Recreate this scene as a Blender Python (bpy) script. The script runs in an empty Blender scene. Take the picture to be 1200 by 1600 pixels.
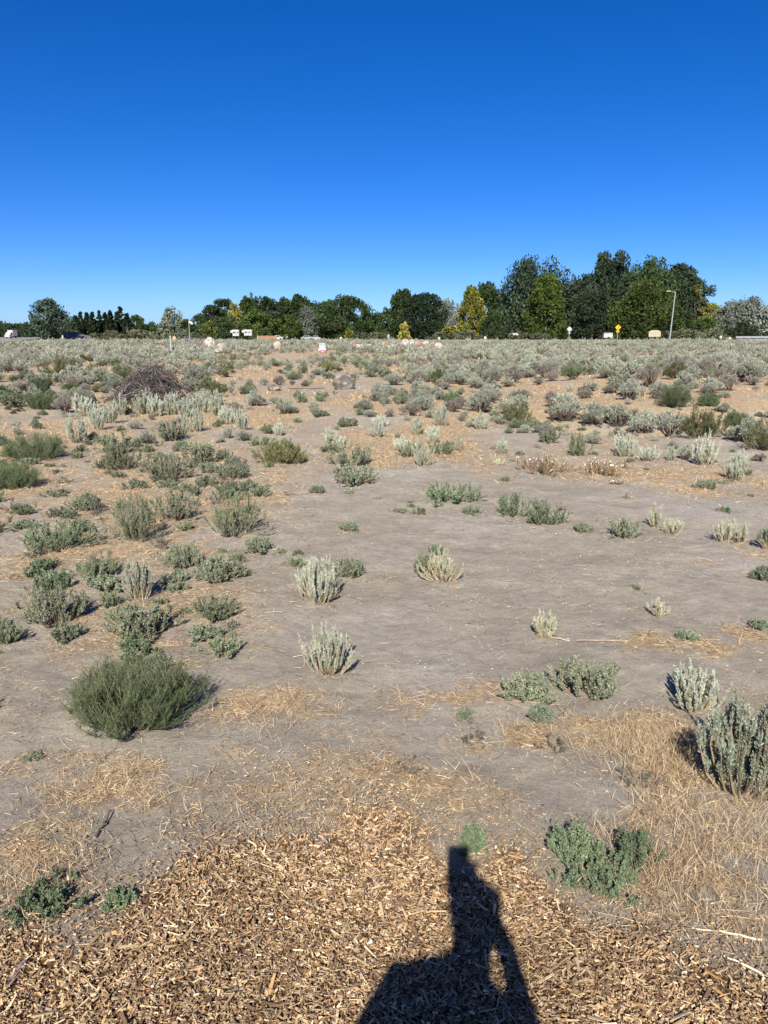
import bpy, bmesh, math, random
import numpy as np
from mathutils import Vector, Matrix

random.seed(7)
R = np.random.default_rng(11)
scn = bpy.context.scene
COL = scn.collection
PI = math.pi

# ------------------------------------------------------------------ camera
CAM_H = 1.60
PITCH = math.atan(280 / 1200)            # horizon at row 520 of 1600
cam_d = bpy.data.cameras.new('camera')
cam_d.sensor_fit = 'VERTICAL'; cam_d.sensor_height = 24; cam_d.lens = 18
cam_d.clip_start = 0.02; cam_d.clip_end = 9000
cam = bpy.data.objects.new('camera', cam_d); COL.objects.link(cam)
cam.location = (0, 0, CAM_H); cam.rotation_euler = (PI / 2 - PITCH, 0, 0)
scn.camera = cam

# ------------------------------------------------------------------ sky and sun
SUN_EL = math.radians(36.6); SUN_AZ = math.radians(6.8)    # light travels towards +Y, turned a little to +X
world = bpy.data.worlds.new("World"); scn.world = world
world.use_nodes = True
nt = world.node_tree; nt.nodes.clear()
sky = nt.nodes.new('ShaderNodeTexSky'); sky.sky_type = 'NISHITA'; sky.sun_disc = False
sky.sun_elevation = SUN_EL; sky.sun_rotation = PI + SUN_AZ
sky.altitude = 0; sky.air_density = 0.6; sky.dust_density = 0.5; sky.ozone_density = 7.0
hs = nt.nodes.new('ShaderNodeHueSaturation'); hs.inputs['Saturation'].default_value = 1.24
hs.inputs['Value'].default_value = 1.0; hs.inputs['Hue'].default_value = 0.511
bg = nt.nodes.new('ShaderNodeBackground'); bg.inputs['Strength'].default_value = 0.075
wo = nt.nodes.new('ShaderNodeOutputWorld')
nt.links.new(sky.outputs[0], hs.inputs['Color']); nt.links.new(hs.outputs[0], bg.inputs['Color'])
nt.links.new(bg.outputs[0], wo.inputs['Surface'])
sl = bpy.data.lights.new('sun', 'SUN'); sl.energy = 5.0; sl.angle = math.radians(0.53); sl.color = (1.0, 0.925, 0.81)
sun = bpy.data.objects.new('sun', sl); COL.objects.link(sun)
ldir = Vector((math.sin(SUN_AZ) * math.cos(SUN_EL), math.cos(SUN_AZ) * math.cos(SUN_EL), -math.sin(SUN_EL)))
sun.rotation_euler = ldir.to_track_quat('-Z', 'Y').to_euler(); sun.location = (0, -10, 20)
scn.view_settings.view_transform = 'Standard'; scn.view_settings.look = 'None'
scn.view_settings.exposure = 0.95; scn.view_settings.gamma = 1.0; scn.view_settings.use_curve_mapping = False
scn.cycles.max_bounces = 5; scn.cycles.diffuse_bounces = 3

# ------------------------------------------------------------------ noise and terrain
def _h(ix, iy, s):
    n = (ix.astype(np.int64) * 374761393 + iy.astype(np.int64) * 668265263 + s * 1274126177) & 0x7fffffff
    n = ((n ^ (n >> 13)) * 1103515245 + 12345) & 0x7fffffff
    n = ((n ^ (n >> 15)) * 2246822519) & 0x7fffffff
    return (n & 0xffff) / 65535.0
def vn(x, y, s=0):
    x = np.asarray(x, float); y = np.asarray(y, float)
    ix = np.floor(x); iy = np.floor(y); fx = x - ix; fy = y - iy
    fx = fx * fx * (3 - 2 * fx); fy = fy * fy * (3 - 2 * fy)
    a = _h(ix, iy, s); b = _h(ix + 1, iy, s); c = _h(ix, iy + 1, s); d = _h(ix + 1, iy + 1, s)
    return (a + (b - a) * fx) * (1 - fy) + (c + (d - c) * fx) * fy
def fbm(x, y, o=4, s=0):
    t = 0; a = .5; n = 0
    for k in range(o):
        t = t + a * vn(x * 2 ** k, y * 2 ** k, s + k * 17); n += a; a *= .5
    return t / n
def sstep(a, b, x):
    t = np.clip((x - a) / (b - a), 0, 1); return t * t * (3 - 2 * t)
def ground_z(x, y):
    x = np.asarray(x, float); y = np.asarray(y, float)
    r = np.hypot(x, y)
    z = (fbm(x * 1.6, y * 1.6, 4, 3) - .5) * 0.05
    z = z + (fbm(x * 6 + 9, y * 6, 4, 5) - .5) * 0.026 * (1 - sstep(20, 40, r))
    z = z + (fbm(x / 4.0, y / 4.0, 3, 8) - .5) * 0.30 * sstep(4, 14, r)
    z = z + (fbm(x / 22.0, y / 22.0, 3, 12) - .5) * 0.7 * sstep(15, 60, r) * (1 - sstep(120, 200, r) * .8)
    z = z - 0.42 * np.exp(-((y - 14.8 + 0.08 * (x - 5)) / 1.8) ** 2) * sstep(1.0, 4.5, x)       # swale on the right
    z = z + 0.40 * np.exp(-((y - 24) / 6.0) ** 2) * sstep(3, 9, x)                              # rise behind it
    return z
CP, SP = math.cos(PITCH), math.sin(PITCH)
def ray(px, py):
    u = (px - 600) / 1200; v = (800 - py) / 1200
    return np.array([u, CP + v * SP, -SP + v * CP])
def gp(px, py):
    """where the sight line through a spot of the photograph meets the terrain"""
    d = ray(px, py); z = 0.0
    for _ in range(30):
        t = (z - CAM_H) / d[2]
        z = z * .4 + .6 * float(ground_z(d[0] * t, d[1] * t))
    return np.array([d[0] * t, d[1] * t, z])
def depth(p):
    return p[1] * CP + (CAM_H - p[2]) * SP
def proj(x, y, z=0):
    dp = y * CP + (CAM_H - z) * SP
    up = y * SP - (CAM_H - z) * CP
    return 600 + 1200 * x / dp, 800 - 1200 * up / dp
def at_dist(px, py, Y):
    d = ray(px, py); t = Y / d[1]
    return np.array([d[0] * t, Y, CAM_H + d[2] * t])

# ------------------------------------------------------------------ materials
def new_mat(name):
    m = bpy.data.materials.new(name); m.use_nodes = True
    n = m.node_tree; b = n.nodes['Principled BSDF']
    return m, n, b
def simple(name, col, rough=.7, metal=0, var=.12, scale=6, spec=.3):
    m, n, b = new_mat(name)
    tc = n.nodes.new('ShaderNodeTexCoord'); nz = n.nodes.new('ShaderNodeTexNoise')
    nz.inputs['Scale'].default_value = scale; nz.inputs['Detail'].default_value = 5
    mr = n.nodes.new('ShaderNodeMapRange'); mr.inputs[1].default_value = .3; mr.inputs[2].default_value = .7
    mr.inputs[3].default_value = 1 - var; mr.inputs[4].default_value = 1 + var
    vm = n.nodes.new('ShaderNodeVectorMath'); vm.operation = 'SCALE'; vm.inputs[0].default_value = col
    n.links.new(tc.outputs['Object'], nz.inputs['Vector']); n.links.new(nz.outputs[0], mr.inputs[0])
    n.links.new(mr.outputs[0], vm.inputs['Scale']); n.links.new(vm.outputs[0], b.inputs['Base Color'])
    b.inputs['Roughness'].default_value = rough; b.inputs['Metallic'].default_value = metal
    b.inputs['Specular IOR Level'].default_value = spec
    return m
def attr_mat(name, rough=.75, spec=.15, trans=0.0, bump=0.0, var=.15, objvar=.12):
    m, n, b = new_mat(name)
    at = n.nodes.new('ShaderNodeAttribute'); at.attribute_name = 'Col'
    oi = n.nodes.new('ShaderNodeObjectInfo')
    mr = n.nodes.new('ShaderNodeMapRange'); mr.inputs[3].default_value = 1 - objvar; mr.inputs[4].default_value = 1 + objvar
    vm = n.nodes.new('ShaderNodeVectorMath'); vm.operation = 'SCALE'
    n.links.new(oi.outputs['Random'], mr.inputs[0])
    n.links.new(at.outputs['Color'], vm.inputs[0])
    tc = n.nodes.new('ShaderNodeTexCoord'); nz = n.nodes.new('ShaderNodeTexNoise'); nz.inputs['Scale'].default_value = 14
    m2 = n.nodes.new('ShaderNodeMapRange'); m2.inputs[1].default_value = .3; m2.inputs[2].default_value = .7
    m2.inputs[3].default_value = 1 - var; m2.inputs[4].default_value = 1 + var
    mm = n.nodes.new('ShaderNodeMath'); mm.operation = 'MULTIPLY'
    n.links.new(tc.outputs['Object'], nz.inputs['Vector']); n.links.new(nz.outputs[0], m2.inputs[0])
    n.links.new(mr.outputs[0], mm.inputs[0]); n.links.new(m2.outputs[0], mm.inputs[1])
    n.links.new(mm.outputs[0], vm.inputs['Scale'])
    n.links.new(vm.outputs[0], b.inputs['Base Color'])
    b.inputs['Roughness'].default_value = rough; b.inputs['Specular IOR Level'].default_value = spec
    if trans > 0:
        tr = n.nodes.new('ShaderNodeBsdfTranslucent'); mx = n.nodes.new('ShaderNodeMixShader'); mx.inputs[0].default_value = trans
        out = n.nodes['Material Output']
        n.links.new(vm.outputs[0], tr.inputs['Color']); n.links.new(b.outputs[0], mx.inputs[1]); n.links.new(tr.outputs[0], mx.inputs[2])
        n.links.new(mx.outputs[0], out.inputs['Surface'])
    return m
M_LEAF = attr_mat('leaf', .7, .2, trans=.08, objvar=.25)
M_TREE = attr_mat('tree_leaf', .8, .08, trans=.04)
M_STEM = attr_mat('stem', .9, .1)
M_CHIP = attr_mat('wood_chip', .8, .2, objvar=0)
M_STRAW = attr_mat('straw', .75, .2, objvar=0)
M_BARK = attr_mat('bark', .95, .05)

# ------------------------------------------------------------------ quad soup
def nrm(v):
    return v / (np.linalg.norm(v, axis=-1, keepdims=True) + 1e-9)
class Buf:
    def __init__(self): self.q = []; self.c = []
    def add(self, q, c):
        q = np.asarray(q, float)
        if len(q) == 0: return
        c = np.broadcast_to(np.asarray(c, float), (len(q), 3))
        self.q.append(q); self.c.append(c)
    def arrays(self):
        return np.concatenate(self.q), np.concatenate(self.c)
    def mesh(self, name, mat):
        q, c = self.arrays(); return soup(name, q, c, mat)
def soup(name, q, c, mat):
    n = len(q); me = bpy.data.meshes.new(name)
    me.vertices.add(n * 4); me.vertices.foreach_set('co', q.reshape(-1).astype(np.float32))
    me.loops.add(n * 4); me.loops.foreach_set('vertex_index', np.arange(n * 4, dtype=np.int32))
    me.polygons.add(n); me.polygons.foreach_set('loop_start', np.arange(0, n * 4, 4, dtype=np.int32))
    me.polygons.foreach_set('loop_total', np.full(n, 4, dtype=np.int32))
    a = me.attributes.new('Col', 'FLOAT_COLOR', 'POINT')
    cc = np.ones((n, 4, 4), np.float32); cc[:, :, :3] = np.clip(c, 0, 1)[:, None, :]
    a.data.foreach_set('color', cc.reshape(-1))
    me.update(calc_edges=True); me.materials.append(mat)
    return me
def link(name, me, parent=None, loc=(0, 0, 0), rz=0, sc=(1, 1, 1)):
    o = bpy.data.objects.new(name, me); COL.objects.link(o)
    o.location = loc; o.rotation_euler = (0, 0, rz); o.scale = sc
    if parent: o.parent = parent
    return o
def tag(o, label=None, cat=None, group=None, kind=None):
    if label: o['label'] = label
    if cat: o['category'] = cat
    if group: o['group'] = group
    if kind: o['kind'] = kind
    return o
def bez(p0, p1, p2, m):
    t = np.linspace(0, 1, m)[None, :, None]
    return (1 - t) ** 2 * p0[:, None] + 2 * t * (1 - t) * p1[:, None] + t * t * p2[:, None]
def tubes(P, r, sides=3):
    """P (n,m,3), r (n,m)"""
    n, m, _ = P.shape
    T = nrm(np.gradient(P, axis=1)); ref = np.array([.31, .17, .93]); A = nrm(np.cross(T, ref)); B = np.cross(T, A)
    ang = np.arange(sides + 1) * 2 * PI / sides
    ring = P[:, :, None] + r[:, :, None, None] * (A[:, :, None] * np.cos(ang)[:, None] + B[:, :, None] * np.sin(ang)[:, None])
    q = np.stack([ring[:, :-1, :-1], ring[:, :-1, 1:], ring[:, 1:, 1:], ring[:, 1:, :-1]], axis=3)
    return q.reshape(-1, 4, 3)
def leaves(P, D, L, Wd, g):
    S = nrm(np.cross(D, g.normal(size=P.shape)))
    L = L[:, None]; Wd = Wd[:, None]
    return np.stack([P, P + D * L * .5 + S * Wd * .5, P + D * L, P + D * L * .5 - S * Wd * .5], axis=1)

# ------------------------------------------------------------------ plants
KIND = {
 # up: how upright, lf: leaves per twig, ll/lw: leaf size (m), ls: where leaves start, dome: falloff, bs: spread of the rooted base, t0: lowest twig
 'young_sage': dict(n=50, sub=9, sl=.24, up=.92, lf=38, ll=.012, lw=.0032, ls=.0, dome=.5, col=(.38, .42, .34), alt=(.45, .50, .39), stem=(.30, .24, .16), sr=.0018, fan=.9, bs=.5, t0=.04),
 'pale_sage':  dict(n=26, sub=8, sl=.24, up=.85, lf=34, ll=.011, lw=.0036, ls=.0, dome=.55, col=(.39, .42, .30), alt=(.48, .49, .36), stem=(.36, .28, .18), sr=.0016, fan=.9, bs=.45, t0=.04),
 'big_sage':   dict(n=64, sub=11, sl=.20, up=.92, lf=42, ll=.015, lw=.0036, ls=.0, dome=.5, col=(.25, .30, .22), alt=(.37, .42, .32), stem=(.24, .18, .12), sr=.003, fan=.9, bs=.42, t0=.04),
 'saltbush':   dict(n=62, sub=9, sl=.22, up=.35, lf=17, ll=.010, lw=.0068, ls=.05, dome=.85, col=(.14, .172, .115), alt=(.245, .28, .19), stem=(.24, .18, .12), sr=.0012, fan=.9, bs=.45, t0=.12),
 'grey_weed':  dict(n=62, sub=10, sl=.20, up=.5, lf=14, ll=.009, lw=.0056, ls=.0, dome=.78, col=(.135, .165, .10), alt=(.22, .25, .155), stem=(.17, .15, .095), sr=.001, fan=.95, bs=.4, t0=.12),
 'green_weed': dict(n=44, sub=9, sl=.22, up=.15, lf=20, ll=.009, lw=.0060, ls=.0, dome=.85, col=(.10, .145, .08), alt=(.185, .23, .14), stem=(.18, .18, .11), sr=.0012, fan=.95, bs=.5, t0=.08),
 'tumbleweed': dict(n=200, sub=20, sl=.20, up=.2, lf=9, ll=.011, lw=.0016, ls=.0, dome=.9, col=(.052, .080, .042), alt=(.125, .155, .085), stem=(.15, .165, .085), sr=.0008, fan=.95, bs=.5, t0=.15),
 'rabbitbrush':dict(n=110, sub=5, sl=.2, up=.8, lf=14, ll=.022, lw=.003, ls=.0, dome=.7, col=(.14, .15, .065), alt=(.23, .225, .11), stem=(.2, .16, .09), sr=.0014, fan=.9, bs=.45, t0=.1),
 'dark_brush': dict(n=110, sub=6, sl=.22, up=.75, lf=14, ll=.022, lw=.003, ls=.0, dome=.75, col=(.065, .075, .035), alt=(.14, .14, .07), stem=(.12, .10, .06), sr=.0014, fan=.9, bs=.45, t0=.1),
 'dark_sprig': dict(n=8, sub=5, sl=.3, up=.35, lf=12, ll=.010, lw=.004, ls=.1, dome=.7, col=(.09, .105, .085), alt=(.15, .155, .12), stem=(.16, .11, .085), sr=.0014, fan=1., bs=.2, t0=.2),
 'flower':     dict(n=80, sub=6, sl=.25, up=.5, lf=10, ll=.010, lw=.004, ls=.0, dome=.75, col=(.17, .165, .10), alt=(.30, .21, .13), stem=(.27, .17, .11), sr=.0012, fan=.95, bs=.6, t0=.1),
}
def grow(kind, W, H, seed, ref=.35, dens=1.0, leaf_scale=1.0):
    """returns (stem quads, stem cols), (leaf quads, leaf cols)"""
    k = KIND[kind]; g = np.random.default_rng(seed)
    n = max(5, int(k['n'] * dens)); f = max(W, H) / ref
    a = g.uniform(0, 2 * PI, n); u = g.uniform(0.005, 1, n) ** .45 * g.uniform(.8, 1.06, n)
    lob = 1 + (.13 if kind == 'tumbleweed' else .27) * np.sin(a * 3 + g.uniform(0, 6)) + (.05 if kind == 'tumbleweed' else .15) * np.sin(a * 5 + g.uniform(0, 6))
    tx = u * W / 2 * np.cos(a) * lob * .93; ty = u * W / 2 * np.sin(a) * lob * .93
    tz = H * ((1 - k['dome'] * u ** 2.2) if k['up'] > .7 else np.sqrt(np.clip(1 - (.97 * u) ** 2.4, .01, 1)) * .92) * g.uniform(.72, 1.04, n)
    p0 = np.stack([g.normal(0, .02 * f * ref, n) + tx * k['bs'], g.normal(0, .02 * f * ref, n) + ty * k['bs'], np.full(n, -.01 * H)], 1)
    p2 = np.stack([tx, ty, tz], 1)
    c = k['fan']
    p1 = np.stack([tx * c, ty * c, tz * (.35 if k['up'] > .5 else .45)], 1)
    m = 6; P = bez(p0, p1, p2, m)
    P[:, 1:] += g.normal(0, .012 * H, (n, m - 1, 3))
    sr = k['sr'] * math.sqrt(f) * 1.3
    st = Buf(); lv = Buf()
    scol = np.array(k['stem'])
    st.add(tubes(P, np.linspace(1.6, .55, m)[None, :] * sr * np.ones((n, 1))), scol)
    # twigs
    ns = n * k['sub']; idx = np.repeat(np.arange(n), k['sub']); t = g.uniform(k['t0'], 1.0, ns)
    ft = t * (m - 1); i0 = np.minimum(ft.astype(int), m - 2); fr = (ft - i0)[:, None]
    S = P[idx, i0] * (1 - fr) + P[idx, i0 + 1] * fr
    T = nrm(P[idx, i0 + 1] - P[idx, i0])
    out = g.normal(size=(ns, 3)); out[:, 2] = np.abs(out[:, 2]) * .6
    D = nrm(T * (.9 + k['up']) + nrm(out) * (1.15 - k['up'] * .65) + np.array([0, 0, k['up'] * .9]))
    Ls = k['sl'] * (H * .6 + W * .25) * g.uniform(.5, 1.15, ns)
    E = S + D * Ls[:, None] + np.array([0, 0, .12]) * Ls[:, None]
    E[:, 2] = np.maximum(E[:, 2], .006)
    Cc = S + D * Ls[:, None] * .55
    Q = bez(S, Cc, E, 4)
    st.add(tubes(Q, np.linspace(.7, .3, 4)[None, :] * sr * np.ones((ns, 1))), scol * g.uniform(.8, 1.15, (ns * 9, 1)))
    nb = 10 if kind != 'tumbleweed' else 70                               # dead bare stems
    ab = g.uniform(0, 2 * PI, nb); ub = g.uniform(.1, 1, nb) ** .5; e_ = np.stack([ub * W * .52 * np.cos(ab), ub * W * .52 * np.sin(ab), H * np.sqrt(1.02 - ub ** 2 * .9) * g.uniform(.7, 1.12, nb)], 1)
    b0_ = e_ * np.array([.2, .2, 0]); st.add(tubes(bez(b0_, e_ * np.array([.8, .8, .4]), e_, 5), np.linspace(1.1, .4, 5)[None] * sr * np.ones((nb, 1))), scol * (.8 if 'sage' in kind else 1.2))
    # leaves on twigs
    nl = int(k['lf']); NL = ns * nl; ii = np.repeat(np.arange(ns), nl); tt = k['ls'] + (1 - k['ls']) * g.uniform(0, 1, NL) ** .8
    ft = tt * 3; j = np.minimum(ft.astype(int), 2); fr = (ft - j)[:, None]
    LP = Q[ii, j] * (1 - fr) + Q[ii, j + 1] * fr; LT = nrm(Q[ii, j + 1] - Q[ii, j])
    LD = nrm(LT * (.5 + .9 * k['up']) + nrm(g.normal(size=(NL, 3))) * .95)
    fl = leaf_scale * max(.8, f ** .45)
    LL = k['ll'] * fl * g.uniform(.6, 1.3, NL); LW = k['lw'] * fl * g.uniform(.7, 1.3, NL)
    q = leaves(LP, LD, LL, LW, g)
    q[:, :, 2] = np.maximum(q[:, :, 2], .002)
    mixv = np.clip(g.normal(.35, .3, (ns, 1))[ii], 0, 1)
    colr = np.array(k['col']) * (1 - mixv) + np.array(k['alt']) * mixv
    colr = colr * g.uniform(.78, 1.2, (NL, 1))
    if kind in ('young_sage', 'pale_sage', 'big_sage'):      # dry straw-coloured old leaves low on the plant
        low = (g.uniform(size=NL) < .34 * np.clip(1 - LP[:, 2] / (H * .45), 0, 1))[:, None]
        colr = np.where(low, np.array([.40, .30, .17]) * g.uniform(.7, 1.1, (NL, 1)), colr)
    lv.add(q, colr)
    if kind == 'flower':
        nf = 55; s = g.integers(0, n, nf); c0 = P[s, -1] + g.normal(0, .012, (nf, 3)) * f + np.array([0, 0, .01 * f])
        for kk in range(3):
            an = g.uniform(0, PI, nf); d1 = np.stack([np.cos(an), np.sin(an) * .8, np.sin(an) * .5], 1)
            rr = np.full(nf, .0145 * f ** .3)
            lv.add(leaves(c0 - d1 * rr[:, None] / 2, d1, rr, rr * .8, g), (.80, .78, .76))
    return st, lv

def shrub_proto(kind, quads, seed):
    g = np.random.default_rng(seed); bf = Buf()
    if kind == 'sage': c1, c2, H = (.185, .205, .160), (.315, .335, .265), .62
    elif kind == 'grey': c1, c2, H = (.15, .142, .12), (.25, .232, .195), .62
    elif kind == 'salt': c1, c2, H = (.115, .145, .09), (.20, .23, .145), .50
    elif kind == 'green': c1, c2, H = (.08, .115, .05), (.14, .18, .085), .55
    else: c1, c2, H = (.075, .08, .035), (.15, .145, .07), .55
    c1 = np.array(c1); c2 = np.array(c2)
    K = g.integers(5, 9); ka = g.uniform(0, 2 * PI, K); ku = np.sqrt(g.uniform(.05, 1, K)) * .30; ku[0] = .03    # cushions making up the bush
    kc = np.stack([ku * np.cos(ka), ku * np.sin(ka) * .9, H * (.50 - .45 * ku / .3 * g.uniform(.3, 1, K))], 1); kr = g.uniform(.15, .24, K) * (1 - .25 * ku / .3); kr[0] = .24
    nc = 115 if quads > 500 else (44 if quads > 200 else 18)          # tufts sitting on the cushions
    kk = g.integers(0, K, nc); dd_ = nrm(g.normal(size=(nc, 3)) + np.array([0, 0, .75])); dd_[:, 2] = np.abs(dd_[:, 2] + .1) 
    C0 = kc[kk] + nrm(dd_) * kr[kk][:, None] * np.array([1, 1, 1.1]) * g.uniform(.8, 1.08, (nc, 1))
    per = quads // nc; NQ = nc * per; ci = np.repeat(np.arange(nc), per)
    rad = g.uniform(.042, .07, nc) * (1 if quads > 500 else 1.3)
    d = nrm(g.normal(size=(NQ, 3))); P = C0[ci] + d * (rad[ci] * g.uniform(.1, 1, NQ))[:, None] * np.array([1, 1, 1.3]); P[:, 2] = np.maximum(P[:, 2], .015)
    od = nrm(C0 - np.array([0, 0, .1])); D = nrm(od[ci] * .8 + np.array([0, 0, .8]) + g.normal(0, .38, (NQ, 3)))
    s = 1.0 if quads > 500 else (1.7 if quads > 200 else 3.0)
    L = g.uniform(.030, .060, NQ) * s; Wd = L * (.36 if kind != 'grey' else .24)
    tone = np.clip(g.uniform(0, 1, nc)[ci] * .7 + g.uniform(0, .3, NQ), 0, 1)
    col = c1 * (1 - tone)[:, None] + c2 * tone[:, None]
    woody_shade = (g.uniform(size=NQ) < np.clip(1.05 - P[:, 2] / (H * .40), 0, .9))[:, None]      # brown wood low in the bush, darkened to paint in its shaded underside
    col = np.where(woody_shade, np.array([.075, .06, .047]) * (1.8 if kind == 'grey' else 1), col)
    bf.add(leaves(P, D, L, Wd, g), col * g.uniform(.85, 1.15, (NQ, 1)))
    cx, cy, cz = C0[:, 0], C0[:, 1], C0[:, 2]
    ns = min(nc, 34 if quads > 500 else 10); p0 = np.zeros((ns, 3)); p0[:, :2] = g.normal(0, .03, (ns, 2)); p2 = np.stack([cx, cy, cz], 1)[:ns]; p1 = p2 * np.array([.8, .8, .35])
    bf.add(tubes(bez(p0, p1, p2, 4), np.linspace(.013, .005, 4)[None] * np.ones((ns, 1)), 3), (.10, .08, .065))
    if kind in ('grey', 'sage'):                                        # bare twigs poking out
        m = 60 if quads > 500 else 14; i = g.integers(0, nc, m); s0 = np.stack([cx, cy, cz * .6], 1)[i]; dd = nrm(s0 + g.normal(0, .25, (m, 3)) + np.array([0, 0, .3])) * g.uniform(.10, .24, (m, 1)) * (1.3 if kind == 'grey' else .8)
        bf.add(tubes(bez(s0, s0 + dd * .5, s0 + dd, 3), np.linspace(.005, .002, 3)[None] * np.ones((m, 1)), 3), (.27, .22, .20))
    return bf
KS = ['sage', 'grey', 'salt', 'green', 'olive']
P_HI = {k: [shrub_proto(k, 4600, i * 7 + j) for j in range(5 if k == 'sage' else 3)] for i, k in enumerate(KS)}
P_MD = {k: [shrub_proto(k, 420, i * 7 + j + 50) for j in range(4)] for i, k in enumerate(KS)}
P_LO = {k: [shrub_proto(k, 110, i * 7 + j + 90) for j in range(4)] for i, k in enumerate(KS)}
NAMEK = {'sage': 'sagebrush', 'grey': 'grey_shrub', 'salt': 'saltbush', 'green': 'green_shrub', 'olive': 'rabbitbrush'}
MESH_HI = {k: [b_.mesh(NAMEK[k], M_LEAF) for b_ in v] for k, v in P_HI.items()}

ROOT = {'young_sage': 'sagebrush', 'pale_sage': 'sagebrush', 'big_sage': 'sagebrush', 'saltbush': 'saltbush', 'grey_weed': 'weed', 'green_weed': 'weed',
        'tumbleweed': 'tumbleweed', 'rabbitbrush': 'rabbitbrush', 'dark_brush': 'rabbitbrush', 'dark_sprig': 'sprig', 'flower': 'flowering_plant'}
taken = []       # (x, y, r) ground already used by a plant or object
def plant_at(kind, px, py, wp, hp, label, group=None, dens=1.0, nm=None):
    p = gp(px, py); dp = depth(p); W = wp * dp / 1200
    dep = math.atan2(CAM_H - p[2], math.hypot(p[0], p[1]))
    H = max(.28 * W, (hp * dp / 1200 - .55 * W * math.sin(dep)) / math.cos(dep))
    fwd = nrm(np.array([p[0], p[1]])); c = p[:2] + fwd * W * .38
    z = float(ground_z(c[0], c[1]))
    if dp > 9 and kind == 'big_sage':
        kd = 'sage' if kind == 'big_sage' else 'olive'; nm_ = nm or ROOT[kind]
        o = link(nm_, MESH_HI[kd][int(px) % len(MESH_HI[kd])], None, (c[0], c[1], z - .01), px * .7, (W * 1.3, W * 1.25, max(H, .5 * W) * 2.0))
        tag(o, label, 'shrub', group); taken.append((c[0], c[1], W * .4)); return o
    lscale = 1.0 if dp < 6 else min(2.2, (dp / 6) ** .7)
    if dp > 6 and kind != 'rabbitbrush': dens = dens * (.8 if dp < 9 else .55)
    if kind == 'rabbitbrush': dens = 1.3; lscale *= 1.2
    st, lv = grow(kind, W, H, int(px * 7 + py), dens=dens, leaf_scale=lscale)
    name = nm or ROOT[kind]
    e = bpy.data.objects.new(name, None); COL.objects.link(e); e.location = (c[0], c[1], z - .004)
    e.empty_display_size = .05
    tag(e, label, {'flowering_plant': 'flower', 'weed': 'weed', 'sprig': 'weed', 'tumbleweed': 'tumbleweed'}.get(name, 'shrub'), group)
    link('stems', st.mesh('stems', M_STEM), e); link('foliage', lv.mesh('foliage', M_LEAF), e)
    taken.append((c[0], c[1], W * .45))
    return e

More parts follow.
